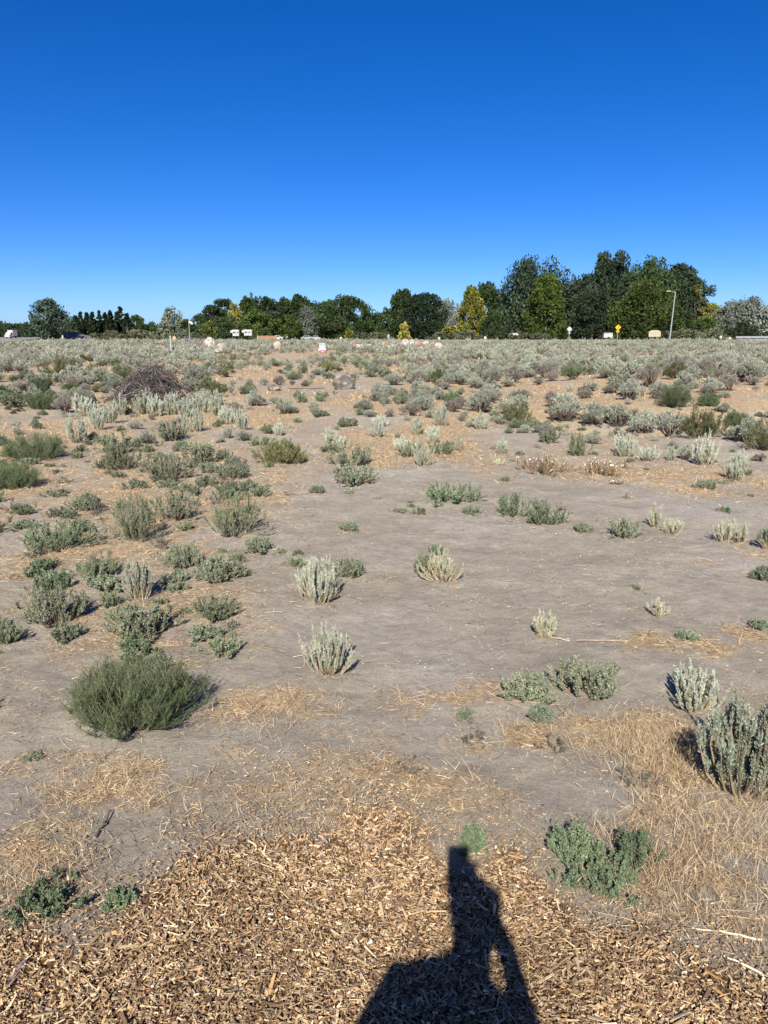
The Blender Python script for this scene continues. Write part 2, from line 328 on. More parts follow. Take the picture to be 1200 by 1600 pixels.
NEAR = [
 # kind, x, base y, width px, height px, label
 ('tumbleweed', 213, 1168, 240, 155, 'large round dark green tumbleweed lying on bare soil at left'),
 ('saltbush', 225, 1008, 125, 70, 'bushy grey green saltbush directly behind the large round tumbleweed'),
 ('saltbush', 88, 988, 115, 78, 'sprawling saltbush behind and left of the large tumbleweed'),
 ('young_sage', 219, 940, 50, 76, 'pale upright young sagebrush with sharp shadow, behind the saltbush at left'),
 ('grey_weed', 335, 976, 85, 48, 'sparse dark weed right of the pale upright sagebrush at left'),
 ('saltbush', 288, 893, 70, 48, 'small rounded saltbush touching another, above the sparse dark weed'),
 ('saltbush', 338, 915, 88, 52, 'loose saltbush just right of a small rounded saltbush'),
 ('grey_weed', 152, 908, 85, 38, 'low sparse weed in straw left of the pale upright sagebrush'),
 ('green_weed', 95, 868, 135, 62, 'wide leafy green weed mat near the left edge'),
 ('grey_weed', 212, 852, 92, 92, 'tall feathery grey green weed in the left half'),
 ('saltbush', 277, 818, 82, 58, 'saltbush leaning against the tall feathery weed'),
 ('grey_weed', 368, 846, 112, 84, 'large airy grey green bush casting a shadow to its right'),
 ('saltbush', 403, 868, 52, 30, 'small green saltbush at the foot of the large airy bush'),
 ('saltbush', 138, 802, 58, 34, 'small saltbush alone above the wide leafy weed mat'),
 ('tumbleweed', 22, 768, 95, 48, 'green tumbleweed cut by the left edge, lower of two'),
 ('tumbleweed', 55, 724, 112, 50, 'wide bright green tumbleweed at the left edge, upper of two'),
 ('grey_weed', 190, 738, 70, 48, 'thin grey weed left of the sprawling saltbush patch'),
 ('saltbush', 262, 755, 78, 52, 'saltbush in the sprawling patch, lowest one'),
 ('saltbush', 308, 728, 72, 42, 'saltbush in the sprawling patch, middle one'),
 ('saltbush', 364, 752, 60, 30, 'flat saltbush at the right end of the sprawling patch'),
 ('saltbush', 185, 710, 66, 38, 'saltbush left of the sprawling patch, above the thin grey weed'),
 ('saltbush', 270, 692, 58, 38, 'saltbush at the top of the sprawling patch below the brush pile'),
 ('young_sage', 120, 694, 44, 48, 'silver young sagebrush alone below the left end of the brush pile'),
 ('young_sage', 308, 676, 36, 38, 'silver young sagebrush with dark shadow, below right of the brush pile'),
 ('young_sage', 378, 672, 30, 32, 'silver young sagebrush at the right end of the row by the brush pile'),
 ('young_sage', 355, 686, 22, 18, 'tiny pale sagebrush sprig below the row by the brush pile'),
 ('rabbitbrush', 442, 726, 78, 40, 'dense olive green rabbitbrush mound on bare soil'),
 ('saltbush', 545, 733, 84, 38, 'low saltbush mat, upper of two right of the olive mound'),
 ('saltbush', 552, 762, 84, 36, 'low saltbush mat, lower of two right of the olive mound'),
 ('green_weed', 704, 791, 108, 36, 'wide low green saltbush mat on the bare soil in the middle'),
 ('saltbush', 736, 804, 34, 14, 'tiny saltbush just below the wide green mat'),
 ('green_weed', 800, 810, 66, 48, 'left half of the paired dark green plants right of centre'),
 ('green_weed', 850, 824, 72, 46, 'right half of the paired dark green plants right of centre'),
 ('saltbush', 547, 907, 60, 36, 'dark saltbush behind the silver sagebrush, small and low'),
 ('young_sage', 499, 949, 80, 80, 'silver sagebrush on bare soil, farther of the two in the centre'),
 ('young_sage', 513, 1062, 88, 88, 'silver sagebrush on bare soil, nearer of the two in the centre'),
 ('pale_sage', 692, 914, 74, 60, 'pale yellowish sagebrush on bare soil in the middle'),
 ('saltbush', 664, 900, 44, 36, 'green sprig growing against the left of the pale yellowish sagebrush'),
 ('pale_sage', 850, 1002, 42, 54, 'small pale sagebrush alone on bare soil right of centre'),
 ('pale_sage', 1025, 966, 38, 32, 'tiny pale leaning sagebrush with dark shadow on bare soil'),
 ('saltbush', 912, 1102, 122, 82, 'dense grey green saltbush in front right, larger of the pair'),
 ('saltbush', 824, 1106, 92, 58, 'spreading saltbush left of the dense one, smaller of the pair'),
 ('saltbush', 843, 1134, 36, 32, 'small green tuft in straw below the saltbush pair'),
 ('young_sage', 1083, 1118, 92, 80, 'open sagebrush casting its shadow left, behind the big right one'),
 ('big_sage', 1152, 1262, 165, 172, 'largest sagebrush, tall and silver, at the right edge'),
 ('green_weed', 938, 1422, 150, 92, 'leafy green creeping weed on the wood chips, main clump'),
 ('green_weed', 890, 1362, 80, 84, 'upper left arm of the leafy creeping weed'),
 ('green_weed', 990, 1366, 76, 70, 'upper right tuft of the leafy creeping weed'),
 ('green_weed', 741, 1340, 46, 50, 'small bright weed beside the head of the shadow'),
 ('green_weed', 78, 1450, 125, 66, 'dark green weed in the wood chips at lower left'),
 ('green_weed', 186, 1425, 50, 34, 'small weed right of the lower left dark green weed'),
 ('dark_sprig', 638, 1212, 54, 26, 'dark twiggy sprig on bare soil above the wood chips'),
 ('dark_sprig', 743, 1168, 42, 26, 'dark sprig beside straw, right of the twiggy one'),
 ('dark_sprig', 866, 1182, 56, 28, 'small grey sprig with two spread arms on the soil'),
 ('dark_sprig', 1000, 1245, 84, 28, 'flat blue grey sprig left of the largest sagebrush'),
 ('flower', 846, 743, 88, 30, 'brownish low plant with white flowers, larger left one'),
 ('flower', 937, 746, 74, 30, 'brownish low plant with white flowers, smaller right one'),
 ('flower', 962, 758, 22, 10, 'tiny white flowered tuft below the smaller flowering plant'),
 ('pale_sage', 1022, 826, 28, 42, 'slim pale sagebrush with shadow to its left, one of a pair'),
 ('pale_sage', 1052, 836, 34, 30, 'short pale sagebrush right of the slim pale one'),
 ('saltbush', 975, 842, 62, 36, 'whitish rounded saltbush left of the pale pair'),
 ('saltbush', 909, 834, 30, 18, 'tiny dark green plant left of the whitish rounded saltbush'),
 ('pale_sage', 1130, 849, 36, 42, 'pale sagebrush near the right edge, left of a touching pair'),
 ('pale_sage', 1156, 849, 30, 34, 'pale sagebrush near the right edge, right of a touching pair'),
 ('grey_weed', 902, 714, 36, 48, 'round grey green bush on a short bare stem'),
 ('saltbush', 856, 694, 40, 24, 'low green tuft left of the round bush on a stem'),
 ('young_sage', 784, 710, 24, 26, 'small blue green sagebrush above the flowering plants'),
 ('young_sage', 973, 716, 50, 40, 'sagebrush with rounded top above the straw band at right'),
 ('young_sage', 1013, 722, 42, 26, 'low sagebrush touching a taller rounded one at right'),
 ('young_sage', 1100, 728, 46, 54, 'tall silvery sagebrush standing in straw at right'),
 ('young_sage', 1048, 720, 20, 24, 'small thin pale sagebrush between two larger ones at right'),
 ('young_sage', 1150, 752, 44, 46, 'spiky sagebrush at right nearest the edge in the straw'),
 ('saltbush', 1105, 766, 40, 16, 'low flat tuft below the tall silvery sagebrush'),
 ('big_sage', 1214, 862, 60, 50, 'sagebrush half out of frame at the right edge with dark shadow'),
 ('saltbush', 1195, 910, 50, 26, 'grey weed at the right edge below the dark shadow'),
 ('young_sage', 690, 667, 30, 34, 'upright blue green sagebrush in straw right of centre'),
 ('young_sage', 752, 672, 24, 28, 'egg shaped pale sagebrush in straw, right of the upright one'),
 ('young_sage', 659, 730, 34, 44, 'tallest sagebrush of the central cluster, lowest in view'),
 ('young_sage', 632, 706, 34, 26, 'green sagebrush left in the central cluster'),
 ('saltbush', 640, 716, 50, 26, 'saltbush under the tall sagebrush of the central cluster'),
 ('saltbush', 690, 712, 44, 24, 'saltbush right in the central cluster'),
 ('young_sage', 676, 695, 30, 30, 'sagebrush at the back of the central cluster'),
 ('young_sage', 650, 680, 26, 30, 'bluish sagebrush behind the central cluster'),
 ('pale_sage', 718, 706, 24, 30, 'pale yellow green sagebrush right of the central cluster'),
 ('young_sage', 592, 684, 34, 22, 'short pale sagebrush left of the central cluster'),
 ('young_sage', 594, 668, 30, 18, 'greyish sagebrush behind the short pale one'),
 ('young_sage', 516, 694, 24, 26, 'pale sagebrush above the saltbush mats, left one'),
 ('young_sage', 535, 702, 26, 20, 'pale sagebrush above the saltbush mats, right one'),
 ('saltbush', 541, 668, 34, 16, 'blue green tuft above the pale sagebrush pair'),
 ('saltbush', 500, 652, 30, 8, 'flat dark tuft below the board'),
 ('young_sage', 436, 682, 20, 20, 'small sagebrush left above the olive mound'),
 ('grey_weed', 408, 698, 44, 12, 'flat weed on bare soil left of the olive mound'),
 ('saltbush', 545, 831, 34, 18, 'tiny plant alone on bare soil in the middle'),
 ('saltbush', 496, 772, 26, 14, 'tiny grey plant below left of the low mats'),
 ('saltbush', 626, 802, 22, 9, 'tiny dark plant left of the wide green mat'),
 ('saltbush', 545, 772, 14, 6, 'smallest tuft under the lower mat'),
 ('grey_weed', 38, 806, 44, 20, 'small grey weed at left below the green tumbleweeds'),
 ('grey_weed', 10, 1010, 50, 46, 'dark weed cut by the left edge beside the sprawling saltbush'),
 ('saltbush', 1072, 1002, 36, 20, 'dark grey tuft at right above the straw band'),
 ('saltbush', 1185, 985, 34, 18, 'small green tuft at the right edge above straw'),
 # middle distance, placed one by one
 ('tumbleweed', 66, 641, 52, 30, 'rounded bright green tumbleweed left of the brush pile, lower'),
 ('tumbleweed', 60, 616, 42, 26, 'dark green tumbleweed left of the brush pile, upper'),
 ('saltbush', 20, 638, 60, 30, 'green shrub at the left edge beside the round tumbleweeds'),
 ('dark_brush', 100, 588, 72, 30, 'dark olive shrub wide and low, above the brush pile at left'),
 ('dark_brush', 330, 625, 52, 28, 'dark olive shrub just right of the brush pile'),
 ('dark_brush', 805, 665, 52, 38, 'dark olive shrub right of centre in straw'),
 ('dark_brush', 1094, 686, 90, 52, 'large dark olive shrub in the hollow at right'),
 ('dark_brush', 1195, 706, 60, 60, 'dark olive shrub cut by the right edge'),
 ('tumbleweed', 1050, 650, 60, 38, 'green fine leaved shrub above the hollow at right'),
 ('tumbleweed', 1106, 636, 36, 24, 'bright green rounded shrub above the hollow at right'),
 ('tumbleweed', 1150, 670, 44, 26, 'green shrub right of the large dark olive one'),
 ('big_sage', 593, 628, 32, 20, 'small round blue grey sagebrush right of the grey boulder'),
 ('big_sage', 750, 646, 46, 30, 'rounded grey green sagebrush left of the dark olive shrub'),
 ('big_sage', 880, 664, 60, 40, 'grey sagebrush at the left end of the hollow row'),
 ('big_sage', 925, 668, 52, 32, 'silver sagebrush second from left in the hollow row'),
 ('big_sage', 965, 674, 60, 34, 'silver sagebrush in the middle of the hollow row'),
 ('big_sage', 1005, 680, 50, 34, 'silver sagebrush fourth from left in the hollow row'),
 ('big_sage', 1046, 684, 66, 42, 'largest silver sagebrush beside the large dark olive shrub'),
 ('big_sage', 1165, 694, 60, 36, 'silver sagebrush between the olive shrubs at the right edge'),
 ('big_sage', 985, 626, 46, 30, 'bright sagebrush alone on the orange slope at right'),
 ('big_sage', 1105, 618, 44, 24, 'pale sagebrush behind the bright green rounded shrub'),
 ('rabbitbrush', 511, 581, 22, 16, 'round yellowish shrub behind the boulder'),
 ('saltbush', 500, 628, 20, 16, 'green tuft in the reddish patch below the boulder'),
 ('saltbush', 467, 623, 20, 12, 'green tuft under the board'),
]
ROW = [(130, 652, 34, 38), (152, 672, 30, 42), (172, 662, 34, 38), (190, 650, 28, 34), (225, 648, 36, 40), (243, 652, 30, 34), (270, 650, 32, 36), (290, 654, 28, 34), (312, 646, 34, 32), (338, 650, 30, 34), (352, 664, 28, 30), (366, 660, 26, 24)]
for i, (x, y, w, h) in enumerate(ROW):
    NEAR.append(('young_sage', x, y, w, h, 'silver sagebrush in the row growing along the front of the brush pile'))
for i, t in enumerate(NEAR):
    grp = None
    if 'row growing along' in t[5]: grp = 'sagebrush row in front of the brush pile'
    plant_at(t[0], t[1], t[2], t[3], t[4], t[5], grp)

# low weeds and seedlings growing between the larger plants
def small_weeds():
    g = np.random.default_rng(71); var = []
    for kd, nm_ in (('saltbush', 'saltbush'), ('grey_weed', 'weed'), ('green_weed', 'saltbush'), ('dark_sprig', 'sprig'), ('pale_sage', 'seedling')):
        for j in range(4):
            st, lv = grow(kd, .24, .085 if kd != 'pale_sage' else .15, 900 + j * 13 + len(kd), dens=.5 if kd != 'dark_sprig' else 1, leaf_scale=1.35)
            b_ = Buf(); b_.q = st.q + lv.q; b_.c = st.c + lv.c; var.append((kd, nm_, b_.mesh(nm_, M_LEAF)))
    n = 0; tries = 0
    while n < 210 and tries < 6000:
        tries += 1; y = 2.6 + 8.5 * g.uniform() ** .8; x = g.uniform(-.56, .56) * (y + .5)
        u, v = proj(x, y); left = u < 430 - (v - 700) * .12
        p = (.85 if left else (.25 if v < 740 else .07)) * (1.0 if v < 1000 else .5)
        if g.uniform() > p * (.3 + 1.4 * float(fbm(x * 1.3, y * 1.3, 2, 83))): continue
        r = g.uniform(.25, 1.35 if left else .8); 
        if any((x - a_) ** 2 + (y - b_) ** 2 < (c_ * .8 + r * .08) ** 2 for a_, b_, c_ in taken): continue
        w_ = (.42, .3, .12, .11, .05) if left else (.3, .2, .12, .2, .18)
        kd = ('saltbush', 'grey_weed', 'green_weed', 'dark_sprig', 'pale_sage')[g.choice(5, p=w_)]
        c_ = [t for t in var if t[0] == kd]; t = c_[g.integers(0, 4)]
        o = link(t[1], t[2], None, (x, y, float(ground_z(x, y)) - .003), g.uniform(0, 6.28), (r, r * g.uniform(.7, 1), r * g.uniform(.7, 1.3)))
        adj = {'saltbush': 'low grey green saltbush', 'grey_weed': 'thin wispy weed', 'green_weed': 'flat dark green saltbush', 'dark_sprig': 'tiny dark sprig', 'pale_sage': 'tiny pale seedling'}[kd]
        where = 'among the bushes on the left' if left else ('on straw and soil before the boulder' if v < 740 else 'on the open bare soil')
        tag(o, adj + ' ' + where, 'weed', adj + ' plants ' + where); taken.append((x, y, r * .1)); n += 1
    print('WEEDS', n)
small_weeds()

# ------------------------------------------------------------------ ground cover masks (world space)
def ell(px, py, wp, hp, a=1.0):
    p = gp(px, py); q = gp(px, min(1590, py + hp / 2)); s = gp(px, py - hp / 2)
    return (p[0], p[1], wp * depth(p) / 2400, max(.05, (s[1] - q[1]) / 2), a)
STRAW = [ell(*e) for e in [
 (160, 1225, 230, 110, 1.), (430, 1105, 260, 60, .8), (640, 1095, 110, 60, .55), (760, 1080, 220, 50, .75), (900, 1150, 330, 60, 1.), (1045, 1180, 150, 150, 1.1),
 (1120, 1290, 260, 130, 1.0), (1100, 1400, 260, 120, .95), (1080, 1010, 260, 40, .9), (1190, 1000, 60, 60, .9), (150, 965, 200, 50, .8), (380, 985, 160, 50, .5), (60, 935, 120, 60, .7),
 (560, 1235, 460, 110, .9), (250, 1240, 260, 90, .7), (760, 1250, 160, 60, .5), (560, 1150, 160, 50, .45), (350, 1180, 160, 50, .5), (330, 1300, 200, 60, .5), (50, 1330, 180, 120, .9), (270, 870, 160, 60, .8), (60, 800, 160, 50, .8), (160, 760, 120, 30, .5), (420, 940, 120, 30, .5), (430, 1010, 60, 20, .4), (720, 1160, 130, 40, .6),
 (50, 1200, 150, 60, .5), (1180, 1090, 60, 60, .4), (1060, 880, 200, 16, .4), (1180, 860, 60, 40, .6), (60, 870, 140, 40, .5)]]
def straw_mask(x, y):
    r = np.hypot(x, y); m = np.zeros_like(x)
    wx = x + (fbm(x * 3, y * 3, 3, 40) - .5) * .25; wy = y + (fbm(x * 3, y * 3, 3, 44) - .5) * .25
    for (cx, cy, a, b, k) in STRAW:
        d = np.sqrt(((wx - cx) / a) ** 2 + ((wy - cy) / b) ** 2)
        m = np.maximum(m, k * (1 - sstep(.55, 1.25, d)))
    # farther field: patchy straw, mostly straw beyond ~14 m
    n = fbm(x / 1.1 + 5, y / 2.0, 4, 21); n2 = fbm(x / 5, y / 6, 3, 27)
    y0 = np.interp(x, [-3, -1.2, -.6, .6, 1.3, 3], [7.2, 8.0, 9.6, 9.6, 8.0, 7.8]); band = sstep(-.7, .9, y - y0 + (n2 - .5) * 2.2 + (n - .5) * 3)
    far = np.clip(band * (.80 + .15 * sstep(10, 18, y)) + (n - .5) * 2.1 * band, 0, 1.15)
    lf = sstep(-.35, -1.3, x) * sstep(2.3, 3.6, y) * np.clip((n - .34) * 3.4, 0, 1) * 1.1
    hf = fbm(x * 7, y * 11, 4, 52); mf = fbm(x * 1.7, y * 2.6, 3, 57)
    near = 1 - sstep(9, 14, r)
    m = np.maximum(m, lf)
    m = m * np.clip(.25 + 2.0 * (hf - .28) + .7 * (mf - .5), 0, 1.25)
    m = np.maximum(m, near * np.clip((hf - .60) * 2.2, 0, .5) * np.clip((mf - .45) * 4, 0, 1))
    m = np.maximum(m, far * np.clip(.55 + 1.4 * (hf - .28), 0, 1.2))
    return m
CHIP_EDGE = [(-60, 1415), (120, 1440), (210, 1385), (330, 1300), (430, 1262), (560, 1250), (660, 1275), (700, 1312), (800, 1305), (850, 1350), (900, 1400), (960, 1420), (1040, 1460), (1120, 1500), (1260, 1530)]
_ce = np.array([gp(*p)[:2] for p in CHIP_EDGE])
def chip_mask(x, y):
    ye = np.interp(x, _ce[:, 0], _ce[:, 1])
    ye = ye + (fbm(x * 4, y * 4, 3, 60) - .5) * .35
    return np.maximum(sstep(.16, -.34, y - ye), .16 * sstep(.55, .0, y - ye) * (fbm(x * 5, y * 5, 3, 66) > .45))

# ------------------------------------------------------------------ ground sheet
def make_ground():
    rr = [0.0] + list(np.exp(np.linspace(math.log(.35), math.log(4500), 800)))
    fwd = np.linspace(-44, 44, 440); back = np.linspace(44, 316, 60)[1:-1]
    ang = np.radians(np.concatenate([fwd, back]))
    rr = np.array(rr); RR, AA = np.meshgrid(rr, ang, indexing='ij')
    X = RR * np.sin(AA); Y = RR * np.cos(AA); Z = ground_z(X, Y)
    nr, na = X.shape
    V = np.stack([X, Y, Z], -1).reshape(-1, 3)
    i = np.arange(nr - 1)[:, None] * na; j = np.arange(na)[None, :]; j2 = (j + 1) % na
    F = np.stack([i + j, i + j2, i + na + j2, i + na + j], -1)[1:].reshape(-1, 4)[:, ::-1]
    me = bpy.data.meshes.new('ground')
    # drop degenerate centre ring, keep a fan of triangles
    n = len(F); tri = np.stack([np.zeros(na, int), (1 * na + j2[0]), (na + j[0])], -1)[:, ::-1]
    me.vertices.add(len(V)); me.vertices.foreach_set('co', V.reshape(-1).astype(np.float32))
    idx = np.concatenate([F.reshape(-1), tri.reshape(-1)]).astype(np.int32)
    me.loops.add(len(idx)); me.loops.foreach_set('vertex_index', idx)
    me.polygons.add(n + na)
    me.polygons.foreach_set('loop_start', np.concatenate([np.arange(n) * 4, n * 4 + np.arange(na) * 3]).astype(np.int32))
    me.polygons.foreach_set('loop_total', np.concatenate([np.full(n, 4), np.full(na, 3)]).astype(np.int32))
    me.update(calc_edges=True)
    me.polygons.foreach_set('use_smooth', np.ones(n + na, bool))
    x = V[:, 0]; y = V[:, 1]
    for nm, fn in (('straw', straw_mask), ('chips', chip_mask)):
        a = me.attributes.new(nm, 'FLOAT', 'POINT'); a.data.foreach_set('value', fn(x, y).astype(np.float32))
    return me
gm, n, b = new_mat('soil')
N = n.nodes.new; Lk = n.links.new
geo = N('ShaderNodeNewGeometry')
def noise(scale, detail=5, rough=.55, stretch=None):
    t = N('ShaderNodeTexNoise'); t.inputs['Scale'].default_value = scale; t.inputs['Detail'].default_value = detail; t.inputs['Roughness'].default_value = rough
    if stretch:
        mp = N('ShaderNodeMapping'); mp.inputs['Scale'].default_value = stretch; Lk(geo.outputs['Position'], mp.inputs[0]); Lk(mp.outputs[0], t.inputs['Vector'])
    else: Lk(geo.outputs['Position'], t.inputs['Vector'])
    return t.outputs[0]
def mrange(s, a, b_, c=0., d=1.):
    m = N('ShaderNodeMapRange'); Lk(s, m.inputs[0]); m.inputs[1].default_value = a; m.inputs[2].default_value = b_; m.inputs[3].default_value = c; m.inputs[4].default_value = d
    return m.outputs[0]
def mixc(f, a, b_):
    m = N('ShaderNodeMix'); m.data_type = 'RGBA'
    Lk(f, m.inputs[0]) if not isinstance(f, float) else None
    for s, i in ((a, 6), (b_, 7)):
        if isinstance(s, tuple): m.inputs[i].default_value = s + (1,)
        else: Lk(s, m.inputs[i])
    return m.outputs[2]
def mth(op, a, b_):
    m = N('ShaderNodeMath'); m.operation = op
    for s, i in ((a, 0), (b_, 1)):
        if isinstance(s, (int, float)): m.inputs[i].default_value = s
        else: Lk(s, m.inputs[i])
    return m.outputs[0]
a1 = N('ShaderNodeAttribute'); a1.attribute_name = 'straw'
a2 = N('ShaderNodeAttribute'); a2.attribute_name = 'chips'
soil = mixc(mrange(noise(.9, 4), .35, .65), (.300, .277, .222), (.362, .336, .274))
soil = mixc(mrange(noise(3.5, 6, .6), .42, .62), soil, (.262, .232, .190))
soil = mixc(mrange(noise(.45, 3), .5, .68), soil, (.365, .340, .305))
soil = mixc(mrange(noise(6, 6, .7), .48, .62, 0, .4), soil, (.245, .22, .185))
soil = mixc(mrange(noise(17, 6, .75), .40, .66, 0, .55), soil, (.20, .17, .138))
soil = mixc(mrange(noise(34, 6, .8), .55, .72, 0, .6), soil, (.36, .325, .275))
soil = mixc(mrange(noise(90, 4, .8), .56, .70, 0, .7), soil, (.15, .12, .09))
soil = mixc(mrange(noise(150, 3, .8), .58, .70, 0, .75), soil, (.13, .105, .08))
soil = mixc(mrange(noise(240, 2, .7), .58, .70, 0, .7), soil, (.42, .37, .31))
strw = mixc(mrange(noise(1.3, 5, .6), .35, .65), (.33, .250, .150), (.43, .335, .215))
strw = mixc(mrange(noise(22, 5, .7, (1, .45, 1)), .42, .62), strw, (.22, .155, .095))
strw = mixc(mrange(noise(110, 3, .7), .5, .7, 0, .6), strw, (.52, .41, .26))
stm = mrange(mth('ADD', a1.outputs['Fac'], mth('MULTIPLY', mth('SUBTRACT', noise(9, 6, .75), .5), 1.5)), .22, 1.0)
col = mixc(stm, soil, strw)
chp = mixc(mrange(noise(45, 5, .7), .4, .6), (.07, .04, .022), (.19, .112, .056))
cm = mrange(mth('ADD', a2.outputs['Fac'], mth('MULTIPLY', mth('SUBTRACT', noise(14, 5, .7), .5), 1.2)), .35, .7)
col = mixc(cm, col, chp)
Lk(col, b.inputs['Base Color']); b.inputs['Roughness'].default_value = .95; b.inputs['Specular IOR Level'].default_value = .1
bm1 = N('ShaderNodeBump'); bm1.inputs['Strength'].default_value = .7; bm1.inputs['Distance'].default_value = .03
Lk(noise(9, 8, .62), bm1.inputs['Height'])
bm2 = N('ShaderNodeBump'); bm2.inputs['Strength'].default_value = .9; bm2.inputs['Distance'].default_value = .011
Lk(noise(60, 8, .85), bm2.inputs['Height']); Lk(bm1.outputs[0], bm2.inputs['Normal'])
Lk(bm2.outputs[0], b.inputs['Normal'])
gme = make_ground(); gme.materials.append(gm)
g_o = link('ground', gme); tag(g_o, kind='structure')

# ------------------------------------------------------------------ wood chips
def scatter(n, x0, x1, y0, y1, fn, g, power=1.0):
    x = g.uniform(x0, x1, n); y = g.uniform(y0, y1, n)
    k = g.uniform(size=n) < np.clip(fn(x, y), 0, 1) ** power
    return x[k], y[k]
def make_chips():
    g = np.random.default_rng(5)
    x, y = scatter(190000, -1.9, 1.9, .95, 3.2, chip_mask, g)
    n = len(x)
    edge = chip_mask(x, y) < .5
    big = (g.uniform(size=n) < .03) & ~edge
    L = np.where(big, g.uniform(.022, .055, n), g.uniform(.004, .016, n) * np.where(edge, .7, 1)); W = np.minimum(L * np.where(big, g.uniform(.08, .24, n), g.uniform(.14, .5, n)), .010); T = g.uniform(.001, .004, n)
    yaw = g.uniform(0, 2 * PI, n); pit = g.normal(0, .22, n); rol = g.normal(0, .45, n)
    z = ground_z(x, y) + .002 + g.uniform(0, .016, n) * (1 - big * .0)
    cx, sx_ = np.cos(yaw), np.sin(yaw)
    A = np.stack([cx * np.cos(pit), sx_ * np.cos(pit), np.sin(pit)], 1)
    B0 = np.stack([-sx_, cx, np.zeros(n)], 1); C0 = np.cross(A, B0)
    B = B0 * np.cos(rol)[:, None] + C0 * np.sin(rol)[:, None]; C = np.cross(A, B)
    O = np.stack([x, y, z + np.abs(np.sin(pit)) * L * .4], 1)
    tp = g.uniform(.0, .9, (n, 1)); sk = g.normal(0, .5, (n, 1))
    def v(a, b_, c, t=1.0): return O + A * (a * L[:, None] / 2) + B * ((b_ * t + sk * (a > 0)) * W[:, None] / 2) + C * c * T[:, None] / 2
    p = [v(-1, -1, -1), v(1, -1, -1, tp), v(1, 1, -1, tp), v(-1, 1, -1), v(-1, -1, 1), v(1, -1, 1, tp), v(1, 1, 1, tp), v(-1, 1, 1)]
    pal = np.array([(.50, .36, .21), (.64, .50, .31), (.40, .265, .145), (.27, .17, .10), (.16, .10, .065), (.58, .43, .25), (.40, .33, .26), (.74, .64, .47), (.50, .30, .14), (.30, .245, .20)])
    wts = np.array([.16, .09, .19, .17, .13, .09, .05, .025, .07, .03]); wts /= wts.sum()
    c = pal[g.choice(len(pal), n, p=wts)] * g.uniform(.50, .98, (n, 1)) * (.8 + .5 * fbm(x * 2.5, y * 2.5, 2, 71))[:, None]
    bf = Buf()
    for f in ((4, 5, 6, 7), (0, 1, 5, 4), (1, 2, 6, 5), (2, 3, 7, 6), (3, 0, 4, 7)):
        bf.add(np.stack([p[i] for i in f], 1), c)
    o = link('wood_chips', bf.mesh('wood_chips', M_CHIP)); tag(o, 'brown and tan wood chip mulch covering the ground in front', 'mulch', kind='stuff')
make_chips()

# ------------------------------------------------------------------ straw lying and standing
def blades(x, y, g, L, W, lay, col, bf, segs=3, arc=.3):
    n = len(x)
    if n == 0: return
    yaw = g.uniform(0, 2 * PI, n); el = lay
    D = np.stack([np.cos(yaw) * np.cos(el), np.sin(yaw) * np.cos(el), np.sin(el)], 1)
    p0 = np.stack([x, y, ground_z(x, y) + .001 + g.uniform(0, .008, n)], 1)
    side = nrm(g.normal(size=(n, 3))) * arc
    p2 = p0 + (D + side * np.array([1, 1, .35])) * L[:, None]
    p1 = p0 + D * L[:, None] * .55
    p2[:, 2] = np.maximum(p2[:, 2], ground_z(p2[:, 0], p2[:, 1]) + .003)
    P = bez(p0, p1, p2, segs + 1)
    S = nrm(np.cross(nrm(P[:, -1] - P[:, 0]), g.normal(size=(n, 3))))[:, None] * (W[:, None, None] / 2)
    S = S * np.linspace(1, .45, segs + 1)[None, :, None]
    q = np.stack([P[:, :-1] - S[:, :-1], P[:, :-1] + S[:, :-1], P[:, 1:] + S[:, 1:], P[:, 1:] - S[:, 1:]], 2).reshape(-1, 4, 3)
    bf.add(q, np.repeat(col, segs, 0))
PALS = np.array([(.44, .33, .195), (.36, .25, .145), (.62, .51, .35), (.23, .15, .09), (.13, .10, .07), (.42, .30, .175), (.55, .43, .27)])
def pal(g, n, P=PALS): return P[g.integers(0, len(P), n)] * g.uniform(.75, 1.15, (n, 1))
